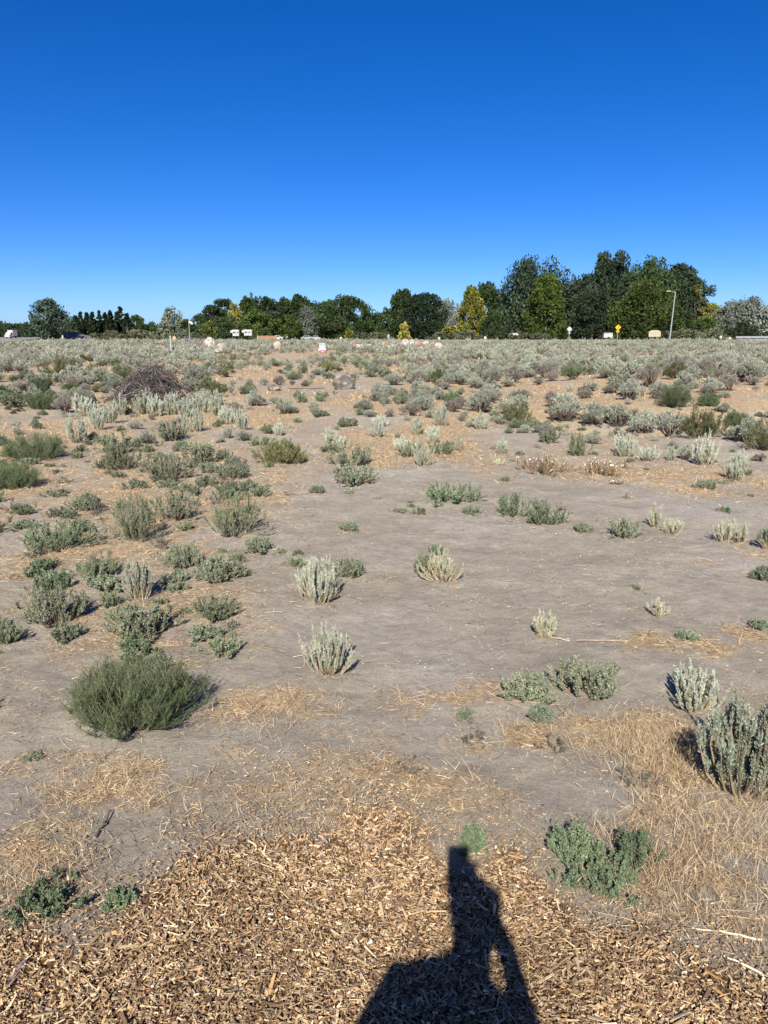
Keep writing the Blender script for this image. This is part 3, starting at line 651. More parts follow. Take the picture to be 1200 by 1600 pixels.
def make_straw():
    g = np.random.default_rng(9); bf = Buf()
    x, y = scatter(380000, -3.4, 3.4, 1.3, 5.6, straw_mask, g, 1.5); n = len(x)
    blades(x, y, g, g.uniform(.006, .04, n), g.uniform(.0007, .0022, n), np.abs(g.normal(0, .22, n)), pal(g, n), bf, 1, .2)
    x, y = scatter(100000, -6, 6, 5, 11, straw_mask, g, 1.4); n = len(x)
    blades(x, y, g, g.uniform(.015, .06, n), g.uniform(.0015, .003, n), np.abs(g.normal(0, .3, n)), pal(g, n), bf, 1, .3)
    # shredded fibres among the chips and where they thin out into the soil
    x, y = scatter(110000, -1.9, 1.9, .95, 3.2, lambda a_, b_: np.maximum(chip_mask(a_, b_) * .8, chip_mask(a_, b_ - .35) * .45), g, 1.); n = len(x)
    P2 = np.array([(.38, .26, .14), (.26, .165, .09), (.50, .39, .24), (.16, .10, .06), (.34, .24, .14)])
    q0 = len(bf.q); blades(x, y, g, g.uniform(.006, .035, n), g.uniform(.0008, .003, n), np.abs(g.normal(0, .3, n)), pal(g, n, P2), bf, 1, .2)
    for i_ in range(q0, len(bf.q)): bf.q[i_] = bf.q[i_] + np.array([0, 0, 1.]) * (g.uniform(0, .014, (len(bf.q[i_]), 1, 1)) * (bf.q[i_][:, :1, 1:2] < 2.3))
    # litter gathered under and round the nearer plants, with thin dark twigs
    xs = []; ys = []
    for (tx, ty, tr) in taken:
        if 2 < ty < 11 and tr > .015:
            k_ = int(30 + 260 * min(tr * 2, .6)); rr_ = tr * g.uniform(.3, 1.9, k_); aa = g.uniform(0, 2 * PI, k_); xs.append(tx + rr_ * np.cos(aa)); ys.append(ty + rr_ * np.sin(aa))
    x = np.concatenate(xs); y = np.concatenate(ys); n = len(x)
    P3 = np.array([(.34, .26, .16), (.20, .15, .10), (.09, .07, .05), (.48, .38, .25), (.14, .13, .09)])
    blades(x, y, g, g.uniform(.006, .04, n) * (1 + .06 * y), g.uniform(.0008, .0024, n) * (1 + .10 * y), np.abs(g.normal(0, .35, n)), pal(g, n, P3), bf, 1, .3)
    x = g.uniform(-3.5, 3.5, 5200); y = 1.6 + 6.5 * g.uniform(0, 1, 5200) ** 1.3; n = len(x)
    blades(x, y, g, g.uniform(.01, .06, n), g.uniform(.0008, .002, n), np.abs(g.normal(.1, .3, n)), pal(g, n, np.array([(.09, .07, .055), (.15, .11, .08), (.26, .2, .14)])), bf, 2, .5)
    # few loose stalks on bare soil and chips
    x = g.uniform(-3, 3, 2600); y = g.uniform(1.3, 7, 2600); n = len(x)
    blades(x, y, g, g.uniform(.015, .12, n), g.uniform(.0009, .0022, n), np.abs(g.normal(0, .1, n)), pal(g, n), bf, 2, .4)
    o = link('straw_litter', bf.mesh('straw_litter', M_STRAW)); tag(o, 'dry straw and stalks lying in patches on the soil', 'straw', kind='stuff')
    # standing dry grass
    bf = Buf()
    def tufts(nt, x0, x1, y0, y1, fn, nb, Lr, Wr, spread, el0, segs, pw=2.0):
        x, y = scatter(nt, x0, x1, y0, y1, fn, g, pw); x = np.repeat(x, nb); y = np.repeat(y, nb); n = len(x)
        x = x + g.normal(0, spread, n); y = y + g.normal(0, spread, n)
        blades(x, y, g, g.uniform(*Lr, n), g.uniform(*Wr, n), np.clip(g.normal(el0, .4, n), .1, 1.5), pal(g, n), bf, segs, .35)
    tufts(900, -3, 3, 1.6, 5, straw_mask, 14, (.03, .10), (.0009, .002), .014, .7, 2)
    # tall clump beside the big sagebrush and right front
    for (px, py, w, hgt, k) in ((1050, 1190, 150, .075, 1500), (1000, 1150, 110, .05, 700), (1110, 1290, 180, .065, 1100), (1080, 1400, 220, .08, 800), (1040, 1350, 120, .06, 500), (60, 1370, 120, .06, 450), (860, 1150, 200, .04, 500), (620, 1270, 240, .035, 500), (160, 1230, 160, .045, 500), (420, 1120, 160, .05, 400), (330, 1250, 160, .07, 120), (960, 1310, 90, .08, 160)):
        k = int(k * 1.8); c = gp(px, py); s = w * depth(c) / 1200 / 2.6
        x = c[0] + g.normal(0, s, k); y = c[1] + g.normal(0, s * .8, k)
        blades(x, y, g, g.uniform(.25, 1.0, k) * hgt, g.uniform(.0007, .0015, k), np.clip(g.normal(.9, .4, k), .15, 1.5), pal(g, k), bf, 3, .4)
    tufts(15000, -11, 11, 7, 20, straw_mask, 8, (.02, .06), (.003, .006), .05, .6, 1)
    tufts(14000, -34, 34, 18, 60, straw_mask, 6, (.04, .11), (.01, .02), .15, .7, 1)
    o = link('dry_grass', bf.mesh('dry_grass', M_STRAW)); tag(o, 'short dry golden grass growing over the field', 'grass', kind='stuff')
make_straw()

# small debris: clods, bits of bark and dark leaf litter on the soil
def make_debris():
    g = np.random.default_rng(15); bf = Buf()
    u = g.uniform(0, 1, 70000); x = g.uniform(-5, 5, 70000); y = 1.5 + 9 * u ** 1.4; n = len(x)
    k = fbm(x * 2, y * 2, 3, 77) + g.uniform(-.2, .2, n) > .47; x = x[k]; y = y[k]; n = len(x)
    s = g.uniform(.0015, .005, n) * g.uniform(.5, 1.7, n) * (1 + .10 * y)
    O = np.stack([x, y, ground_z(x, y) + s * .15], 1)
    c = np.array([(.08, .06, .045), (.30, .265, .22), (.46, .42, .36), (.42, .31, .19), (.16, .115, .08)])[g.integers(0, 5, n)]
    R1 = nrm(g.normal(size=(n, 3)) * np.array([1, 1, .25])); R2 = nrm(np.cross(R1, np.array([0, 0, 1.]) + g.normal(0, .3, (n, 3)))); R3 = np.cross(R1, R2)
    s3 = s[:, None]; e = g.uniform(.5, 1.3, (n, 3))
    P = [O + R1 * s3 * e[:, :1], O + R2 * s3 * .7, O - R1 * s3 * e[:, 1:2], O - R2 * s3 * .7, O + R3 * s3 * .5 + np.array([0, 0, .001]), O - R3 * s3 * .4]
    for (a_, b_) in ((0, 1), (1, 2), (2, 3), (3, 0)):
        m_ = (P[a_] + P[b_]) / 2 + (P[4] - O) * .35
        bf.add(np.stack([P[a_], P[b_], m_, P[4]], 1), c); bf.add(np.stack([P[4], P[b_], m_, P[4] * .5 + P[b_] * .5], 1), c)
    o = link('soil_litter', bf.mesh('soil_litter', M_STEM)); tag(o, 'crumbs of soil, bark and pebbles on the bare ground', 'litter', kind='stuff')
    # twigs
make_debris()
def stick(px, py, dx, dy, r, col, label, cat='stick', fork=False, name='stick'):
    a = gp(px, py); e = gp(px + dx, py + dy); g = np.random.default_rng(int(px * 3 + py))
    mid = (a + e) / 2 + np.array([g.normal(0, .01), g.normal(0, .01), .012]); a[2] += r; e[2] += r + .01
    P = bez(a[None], mid[None], e[None], 8); P[:, 1:-1] += g.normal(0, r * .5, (1, 6, 3))
    bf = Buf(); bf.add(tubes(P - a, np.linspace(1, .45, 8)[None] * r, 6), col)
    if fork:
        s = P[:, 4]; d = nrm(e - a)[None] * .6 + np.array([[.5, -.3, .25]]); L = np.linalg.norm(e - a) * .4
        Q = bez(s, s + d * L * .5, s + d * L, 5); bf.add(tubes(Q - a, np.linspace(.7, .3, 5)[None] * r, 5), col)
    o = link(name, bf.mesh(name, M_BARK), loc=tuple(a)); tag(o, label, cat)
stick(448, 1368, -60, -48, .006, (.55, .40, .26), 'tan stick with a fork lying on the wood chips', fork=True)
stick(150, 1310, 24, -38, .005, (.09, .07, .06), 'black stick lying on the soil at lower left', name='dark_stick')
stick(605, 1335, -45, -40, .005, (.30, .19, .12), 'reddish brown stick on the wood chips near the shadow head', fork=True)
stick(1190, 1470, -110, -14, .0035, (.66, .54, .38), 'pale straw coloured stick at the right edge of the chips', fork=True)
stick(1200, 1530, -70, -30, .0035, (.68, .58, .44), 'pale curved stick at the lower right edge')
stick(12, 1540, 34, -38, .008, (.24, .20, .18), 'grey weathered stick on the chips at the lower left edge', name='grey_stick')
stick(545, 1322, 60, -22, .003, (.25, .16, .10), 'thin dark twig on the chips left of the shadow head', name='twig')
stick(730, 1225, -36, -36, .0022, (.50, .38, .26), 'thin bent twig on the bare soil above the shadow head', fork=True, name='twig')
stick(980, 1002, -80, 2, .0028, (.45, .35, .25), 'thin straight twig on bare soil right of the small pale sagebrush', name='twig')
stick(890, 1002, -30, -2, .004, (.45, .36, .27), 'short bare root beside the small pale sagebrush', name='twig')

# ------------------------------------------------------------------ box and mesh helpers
class MB:
    def __init__(self): self.bm = bmesh.new()
    def box(self, x0, x1, y0, y1, z0, z1, bev=0, taper=0):
        r = bmesh.ops.create_cube(self.bm, size=1); vs = r['verts']
        for v in vs:
            t = 1 - taper * (v.co.z > 0)
            v.co = Vector(((x0 + x1) / 2 + v.co.x * (x1 - x0) * t, (y0 + y1) / 2 + v.co.y * (y1 - y0), (z0 + z1) / 2 + v.co.z * (z1 - z0)))
        if bev:
            es = list({e for v in vs for e in v.link_edges}); bmesh.ops.bevel(self.bm, geom=es, offset=bev, segments=2, affect='EDGES')
        return self
    def cyl(self, p, q, r0, r1=None, n=10):
        p = Vector(p); q = Vector(q); r1 = r0 if r1 is None else r1
        m = Matrix.Translation((p + q) / 2) @ (q - p).to_track_quat('Z', 'Y').to_matrix().to_4x4()
        bmesh.ops.create_cone(self.bm, cap_ends=True, segments=n, radius1=r0, radius2=r1, depth=(q - p).length, matrix=m)
        return self
    def prism(self, pts, y0, y1):
        a = [self.bm.verts.new((x, y0, z)) for x, z in pts]; b_ = [self.bm.verts.new((x, y1, z)) for x, z in pts]
        self.bm.faces.new(a); self.bm.faces.new(b_[::-1]); k = len(pts)
        for i in range(k): self.bm.faces.new((a[i], b_[i], b_[(i + 1) % k], a[(i + 1) % k]))
        return self
    def done(self, name, mat, parent=None, loc=(0, 0, 0), rz=0):
        bmesh.ops.recalc_face_normals(self.bm, faces=self.bm.faces)
        me = bpy.data.meshes.new(name); self.bm.to_mesh(me); self.bm.free(); me.materials.append(mat)
        return link(name, me, parent, loc, rz)
def empty(name, loc, rz=0):
    e = bpy.data.objects.new(name, None); COL.objects.link(e); e.location = loc; e.rotation_euler = (0, 0, rz); e.empty_display_size = .2
    return e

# ------------------------------------------------------------------ rocks
def rock_mat(name, c1, c2, c3, sc=3):
    m, n_, b_ = new_mat(name); L_ = n_.links.new
    tc = n_.nodes.new('ShaderNodeTexCoord'); nz = n_.nodes.new('ShaderNodeTexNoise'); nz.inputs['Scale'].default_value = sc; nz.inputs['Detail'].default_value = 8; nz.inputs['Roughness'].default_value = .65
    cr = n_.nodes.new('ShaderNodeValToRGB'); cr.color_ramp.elements[0].position = .35; cr.color_ramp.elements[0].color = c1 + (1,)
    cr.color_ramp.elements[1].position = .68; cr.color_ramp.elements[1].color = c3 + (1,); e = cr.color_ramp.elements.new(.5); e.color = c2 + (1,)
    bp = n_.nodes.new('ShaderNodeBump'); bp.inputs['Strength'].default_value = .7; bp.inputs['Distance'].default_value = .04
    L_(tc.outputs['Object'], nz.inputs['Vector']); L_(nz.outputs[0], cr.inputs[0]); L_(cr.outputs[0], b_.inputs['Base Color']); L_(nz.outputs[0], bp.inputs['Height']); L_(bp.outputs[0], b_.inputs['Normal'])
    b_.inputs['Roughness'].default_value = .9
    return m
MR_GREY = rock_mat('grey_rock', (.05, .045, .04), (.125, .11, .095), (.36, .335, .305), 4)
MR_RED = rock_mat('red_rock', (.09, .055, .042), (.22, .15, .12), (.42, .34, .29), 2.5)
MR_WHITE = rock_mat('white_rock', (.12, .10, .085), (.30, .27, .24), (.46, .43, .39), 3)
MR_TAN = rock_mat('tan_rock', (.22, .17, .13), (.36, .29, .22), (.46, .40, .33), 3)
def rock(px, py, wp, hp, mat, label, group=None, name='rock', seed=None, dk=.8):
    p = gp(px, py); dp = depth(p); W = wp * dp / 1200; H = hp * dp / 1200 * (1.3 if py < 560 else 1)
    g = random.Random(seed or int(px * 13 + py)); bm = bmesh.new(); bmesh.ops.create_icosphere(bm, subdivisions=4, radius=1)
    offs = [(Vector((g.gauss(0, 1), g.gauss(0, 1), g.gauss(0, 1))).normalized(), g.uniform(.72, .93) if name != 'boulder' else g.uniform(.86, .97)) for _ in range(16)]
    from mathutils import noise as mn
    sd = Vector((g.uniform(0, 50), g.uniform(0, 50), 0))
    for v in bm.verts:
        d = v.co.normalized(); r = 1.0
        for o_, k in offs:
            c = d.dot(o_)
            if c > .01: r = min(r, k / c)          # planar facets
        r = r * (1 + .10 * mn.noise(d * 2 + sd) + .05 * mn.noise(d * 6 + sd) + .02 * mn.noise(d * 15 + sd))
        v.co = Vector((d.x * r * W * .56, d.y * r * W * .5 * dk, d.z * r * H * .62 + H * .42))
    for f in bm.faces: f.smooth = True
    me = bpy.data.meshes.new(name); bm.to_mesh(me); bm.free(); me.materials.append(mat)
    y = p[1] + W * .3
    o = link(name, me, None, (p[0], y, float(ground_z(p[0], y))), 0); tag(o, label, 'rock', group); taken.append((p[0], y, W * .6))
    return o
rock(535, 609, 32, 22, MR_GREY, 'grey boulder with pale flecks sitting alone in the straw', name='boulder').rotation_euler[1] = .25
rock(428, 611, 20, 10, MR_GREY, 'small grey stone left of the board, smaller than the boulder')
for i, (x, y, w, h, m, l) in enumerate([
    (634, 547, 15, 12, MR_WHITE, 'white faced rock at the left of the rock heap'), (643, 545, 13, 11, MR_WHITE, 'white rock second from left in the rock heap'),
    (654, 549, 15, 12, MR_RED, 'reddish rock in the middle of the rock heap'), (665, 546, 14, 11, MR_WHITE, 'pale pink rock right of middle in the rock heap'),
    (676, 548, 11, 10, MR_RED, 'narrow reddish rock in the rock heap'), (686, 549, 14, 10, MR_TAN, 'broad rock at the right end of the rock heap'),
    (660, 551, 7, 5, MR_WHITE, 'small white stone in front of the rock heap'), (691, 546, 7, 7, MR_RED, 'small dark red rock behind the right end of the heap'),
    (624, 546, 10, 9, MR_RED, 'orange rock against the left of the white faced rock'), (603, 545, 14, 8, MR_RED, 'brownish rock left of the orange one'),
    (553, 544, 12, 9, MR_RED, 'red rock left of the long grey log'), (518, 545, 7, 5, MR_RED, 'small red stone right of the white and grey box'),
    (326, 546, 18, 13, MR_WHITE, 'large white topped rock in the left rock group'), (345, 548, 17, 9, MR_WHITE, 'flat white rock right in the left rock group'),
    (338, 552, 20, 6, MR_WHITE, 'low white slab in front of the left rock group'), (317, 549, 8, 8, MR_RED, 'small brown rock left in the left rock group'),
    (73, 537, 7, 5, MR_WHITE, 'lone white stone in sagebrush near the road'), (1114, 545, 8, 4, MR_TAN, 'low tan stone in the sagebrush at far right'),
    (570, 547, 8, 4, MR_TAN, 'flat tan stone below the long grey log')]):
    rock(x, y, w, h, m, l, 'rocks laid out across the field')
def log(px, py, wp, hp, mat, label, end=None):
    p = gp(px, py); dp = depth(p); W = wp * dp / 1200; r = hp * dp / 2400
    e = empty('log', (p[0], p[1], float(ground_z(p[0], p[1]))), .08); tag(e, label, 'log'); taken.append((p[0], p[1], W * .5))
    g = np.random.default_rng(int(px)); P = np.stack([np.linspace(-W / 2, W / 2, 9), g.normal(0, r * .07, 9), np.full(9, r * .9)], 1)[None]
    bf = Buf(); bf.add(tubes(P, g.uniform(.85, 1.1, 9)[None] * r, 12), (.5, .4, .36)); me = soup('bark', *bf.arrays(), mat); link('bark', me, e)
    for s in (-1, 1): MB().cyl((s * (W / 2 - .02), 0, r * .9), (s * (W / 2 + .02), 0, r * .9), r * .93, r * .86, 12).done('cut_end', end or mat, e)
log(566, 545, 30, 8, rock_mat('log_grey', (.26, .2, .19), (.42, .35, .33), (.55, .47, .45), 5), 'long pinkish grey log among the rocks', simple('dark_end', (.05, .05, .06)))
log(612, 546, 16, 8, rock_mat('log_brown', (.2, .15, .13), (.38, .31, .28), (.5, .42, .4), 5), 'short grey log with an orange cut end', simple('orange_end', (.5, .24, .10)))
log(590, 556, 16, 4, MR_RED, 'reddish log lying below the rock heap', MR_RED)
log(553, 555, 20, 2.6, MR_WHITE, 'thin white pole lying left of the reddish log', MR_WHITE)
rock(433, 547, 13, 10, MR_TAN, 'square cream coloured stone block in the sagebrush', name='stone_block', dk=1)
# board on the ground
p = gp(478, 607); e = MB().box(-.55, .55, -.06, .06, 0, .05, .006).done('board', simple('weathered_wood', (.20, .14, .11), .85, scale=12), None, (p[0], p[1], p[2]), .03)
tag(e, 'weathered board lying flat left of the boulder', 'board'); taken.append((p[0], p[1], .5))

# ------------------------------------------------------------------ brush pile
def brush_pile():
    p = gp(218, 634); dp = depth(p); W = 135 * dp / 1200; H = 70 * dp / 1200; c = p + np.array([0, W * .25, 0])
    g = np.random.default_rng(3); bf = Buf(); n = 520
    a = g.uniform(0, 2 * PI, n); u = np.sqrt(g.uniform(0, 1, n))
    x = u * np.cos(a) * W * .44; y = u * np.sin(a) * W * .34
    zt = H * np.clip(1 - (np.abs(x - W * .08) / (W * .5)) ** 1.6, .08, 1) * np.clip(1 - (y / (W * .42)) ** 2, .2, 1) * .95
    z = zt * g.uniform(.15, 1, n) ** .6
    yaw = g.uniform(0, PI, n) + g.normal(0, .3, n); L = g.uniform(.15, .55, n) * W * .5
    D = np.stack([np.cos(yaw), np.sin(yaw) * .6, g.normal(0, .25, n) - x / W * np.cos(yaw) * .9], 1)
    C = np.stack([x, y, z], 1); bend = np.stack([g.normal(0, .05, n), g.normal(0, .05, n), g.uniform(.02, .16, n)], 1) * W
    A = C - D * L[:, None] * .5 - bend * .6; B = C + D * L[:, None] * .5 - bend * .6; A[:, 2] = np.maximum(A[:, 2], .0); B[:, 2] = np.maximum(B[:, 2], .01)
    P = bez(A, C + bend * .7, B, 7); P += g.normal(0, .008, P.shape)
    r = g.uniform(.004, .013, n)[:, None] * np.linspace(1, .35, 7)[None]
    cc = np.array([(.072, .062, .064), (.115, .10, .10), (.04, .034, .034), (.17, .15, .14), (.06, .048, .042)])[g.integers(0, 5, n)]
    bf.add(tubes(P, r, 4), np.repeat(cc, 6 * 4, 0))
    m = 900; i = g.integers(0, n, m); s = P[i, g.integers(2, 7, m)]; d = nrm(g.normal(size=(m, 3)) + np.array([0, 0, .5])) * g.uniform(.05, .2, (m, 1))
    bf.add(tubes(bez(s, s + d * .6, s + d + g.normal(0, .02, (m, 3)), 4), np.linspace(.0035, .0012, 4)[None] * np.ones((m, 1)), 3), np.repeat(cc[i], 9, 0))
    k = 90; s = P[g.integers(0, n, k), 3]; s = s[s[:, 2] > .1]; k = len(s); d = np.stack([g.normal(0, .25, k), g.normal(0, .2, k), g.uniform(.15, .38, k)], 1)
    bf.add(tubes(bez(s, s + d * .5 + g.normal(0, .03, (k, 3)), s + d, 5), np.linspace(.006, .002, 5)[None] * np.ones((k, 1)), 4), (.07, .06, .06))
    o = link('brush_pile', bf.mesh('brush_pile', M_BARK), loc=(c[0], c[1], float(ground_z(c[0], c[1])))); tag(o, 'heap of dead grey branches piled behind a row of sagebrush', 'brush pile')
    taken.append((c[0], c[1], W * .5))
brush_pile()

# ------------------------------------------------------------------ sagebrush over the field
def cover(u, v, nz, n2):
    """chance of a shrub and the mix of kinds, as seen in the photograph region by region"""
    if v < 543: c, mix = .95, (.84, .07, .05, .01, .03)
    elif v < 552: c, mix = 1.2 if (u > 620 or u < 340) else .5, (.84, .07, .05, .01, .03)
    elif v < 575:
        if u > 640: c, mix = 1.1, (.74, .18, .02, .02, .04)
        elif u < 340: c, mix = .68, (.78, .08, .08, .03, .03)
        else: c, mix = .28, (.30, .10, .48, .08, .04)
    elif v < 605:
        if u > 900: c, mix = .42, (.6, .25, .07, .05, .03)
        elif u > 640: c, mix = .8, (.62, .26, .05, .03, .02)
        elif u < 340: c, mix = .34, (.40, .15, .25, .12, .08)
        else: c, mix = .10, (.25, .1, .5, .1, .05)
    elif v < 650:
        if u > 900: c, mix = .16, (.6, .2, .1, .07, .03)
        elif u > 640: c, mix = .38, (.55, .26, .10, .04, .03)
        elif u < 340: c, mix = .16, (.35, .15, .3, .15, .05)
        else: c, mix = .07, (.4, .1, .45, .05, 0)
    else: c, mix = .10, (.6, .1, .3, 0, 0)
    g1 = np.clip((nz - .37) * 4.0, 0, 1.3)
    return c * (g1 if v > 540 else .55 + .45 * g1), mix
def field():
    g = np.random.default_rng(21); cells = {}
    def free(x, y, r):
        kx, ky = int(x // 3), int(y // 3)
        for i in (-1, 0, 1):
            for j in (-1, 0, 1):
                for (a_, b_, c_) in cells.get((kx + i, ky + j), ()):
                    if (a_ - x) ** 2 + (b_ - y) ** 2 < ((c_ + r) * .78) ** 2: return False
        return True
    def put(x, y, r): cells.setdefault((int(x // 3), int(y // 3)), []).append((x, y, r))
    for (x, y, r) in taken: put(x, y, r)
    for (a_, b_) in ((535, 611), (428, 613), (478, 609), (433, 549), (504, 553)):          # open ground before the boulder, stones, board and box
        for k_ in range(1, 5):
            p_ = gp(a_, b_ + k_ * 2.2); put(p_[0], p_[1] - .3, .35)
    KEEP = [(518, 554, 586, 607, 24), (416, 440, 598, 611, 24), (453, 505, 602, 608, 24), (425, 441, 535, 547, 60), (496, 514, 535, 552, 60), (594, 695, 534, 547, 58), (548, 584, 536, 545, 60), (545, 600, 550, 556, 48), (313, 354, 533, 551, 58), (264, 272, 527, 553, 50), (160, 272, 576, 600, 17), (0, 60, 520, 534, 110), (86, 130, 517, 525, 150), (0, 8, 534, 550, 60)]
    def hides(u, v, y, W, h):
        w = W * 600 / y; t = v - h * 1200 / y
        return any(y < yo and u + w > a and u - w < b and t < d - (d - c) * .35 and v > c for a, b, c, d, yo in KEEP)
    out = []
    nd = 46000
    yy = np.where(g.uniform(size=nd) < .45, g.uniform(9.5, 50, nd), g.uniform(45, 142, nd))
    xx = g.uniform(-.60, .60, nd) * (yy + 4)
    nzz = fbm(xx / 3.2, yy / 4.5, 3, 31); n2 = fbm(xx / 9, yy / 12, 2, 36); zz = ground_z(xx, yy)
    for x, y, nz, m2, z in zip(xx, yy, nzz, n2, zz):
        u, v = proj(x, y, z)
        if y > 132 and u > 560: continue
        if u < 75 and 524 < v < 537: continue                      # road
        c, mix = cover(u, v, nz, m2)
        if g.uniform() > c: continue
        k = KS[g.choice(5, p=np.array(mix) / sum(mix))]
        if v > 650: W = g.uniform(.15, .38)
        elif v > 605: W = g.uniform(.2, .75) if k != 'grey' else g.uniform(.4, .9)
        elif 340 < u < 640 and v > 556: W = g.uniform(.25, .8)
        else: W = g.uniform(.5, 1.25) if k in ('sage', 'grey') else g.uniform(.45, 1.0)
        if hides(u, v, y, W, W * .6): continue
        if not free(x, y, W * .5): continue
        put(x, y, W * .5); out.append((y, x, z, W, k, u, v, g.uniform(0, 2 * PI), g.uniform(.75, 1.15)))
    out.sort(key=lambda t: t[0] / (t[3] ** .7))                      # those that show largest first
    cnt = {k: 0 for k in KS}; cap = {'sage': 210, 'grey': 150, 'salt': 130, 'green': 50, 'olive': 50}
    COLR = {'sage': 'grey green', 'grey': 'brownish grey', 'salt': 'dull green', 'green': 'fresh green', 'olive': 'olive'}
    NM = {'sage': 'sagebrush', 'grey': 'shrub', 'salt': 'saltbush', 'green': 'shrub', 'olive': 'rabbitbrush'}
    Q = []; C = []
    for (y, x, z, W, k, u, v, rz, hs_) in out:
        inview = -60 < u < 1260
        if inview and y < 62 and cnt[k] < cap[k]:
            cnt[k] += 1
            o = link(NAMEK[k], MESH_HI[k][cnt[k] % len(MESH_HI[k])], None, (x, y, z - .01), rz, (W, W, W * hs_ * .88))
            size = 'small' if W < .45 else ('large' if W > 1.1 else 'mid sized')
            if v > 640: where = 'on soil before the boulder'
            elif u < 330: where = 'around the brush pile' if v > 575 else 'beyond the brush pile'
            elif u < 640: where = 'in straw around the boulder' if v > 575 else 'between boulder and rock heap'
            else: where = 'on the slope above the hollow' if v > 590 else 'below the tall trees'
            tag(o, f'{size} {COLR[k]} {NM[k]} {where}', 'shrub', f'{size} {COLR[k]} {NM[k]} {where}'.replace(NM[k], NM[k] + ' plants'))
            continue
        src = (P_MD if y < 60 else P_LO)[k]; q, c = src[int(abs(x * 17)) % 4].arrays()
        cr, sr_ = math.cos(rz), math.sin(rz); Rm = np.array([[cr, -sr_, 0], [sr_, cr, 0], [0, 0, 1]]) * np.array([W, W, W * hs_])[None, :]
        Q.append(q @ Rm.T + np.array([x, y, z - .01])); C.append(c * g.uniform(.68, 1.22))
    print('FIELD', len(out), cnt, sum(len(q) for q in Q))
    o = link('sagebrush_field', soup('sagebrush_field', np.concatenate(Q), np.concatenate(C), M_LEAF))
    tag(o, 'dense grey green sagebrush spreading to the trees', 'sagebrush', kind='stuff')
field()

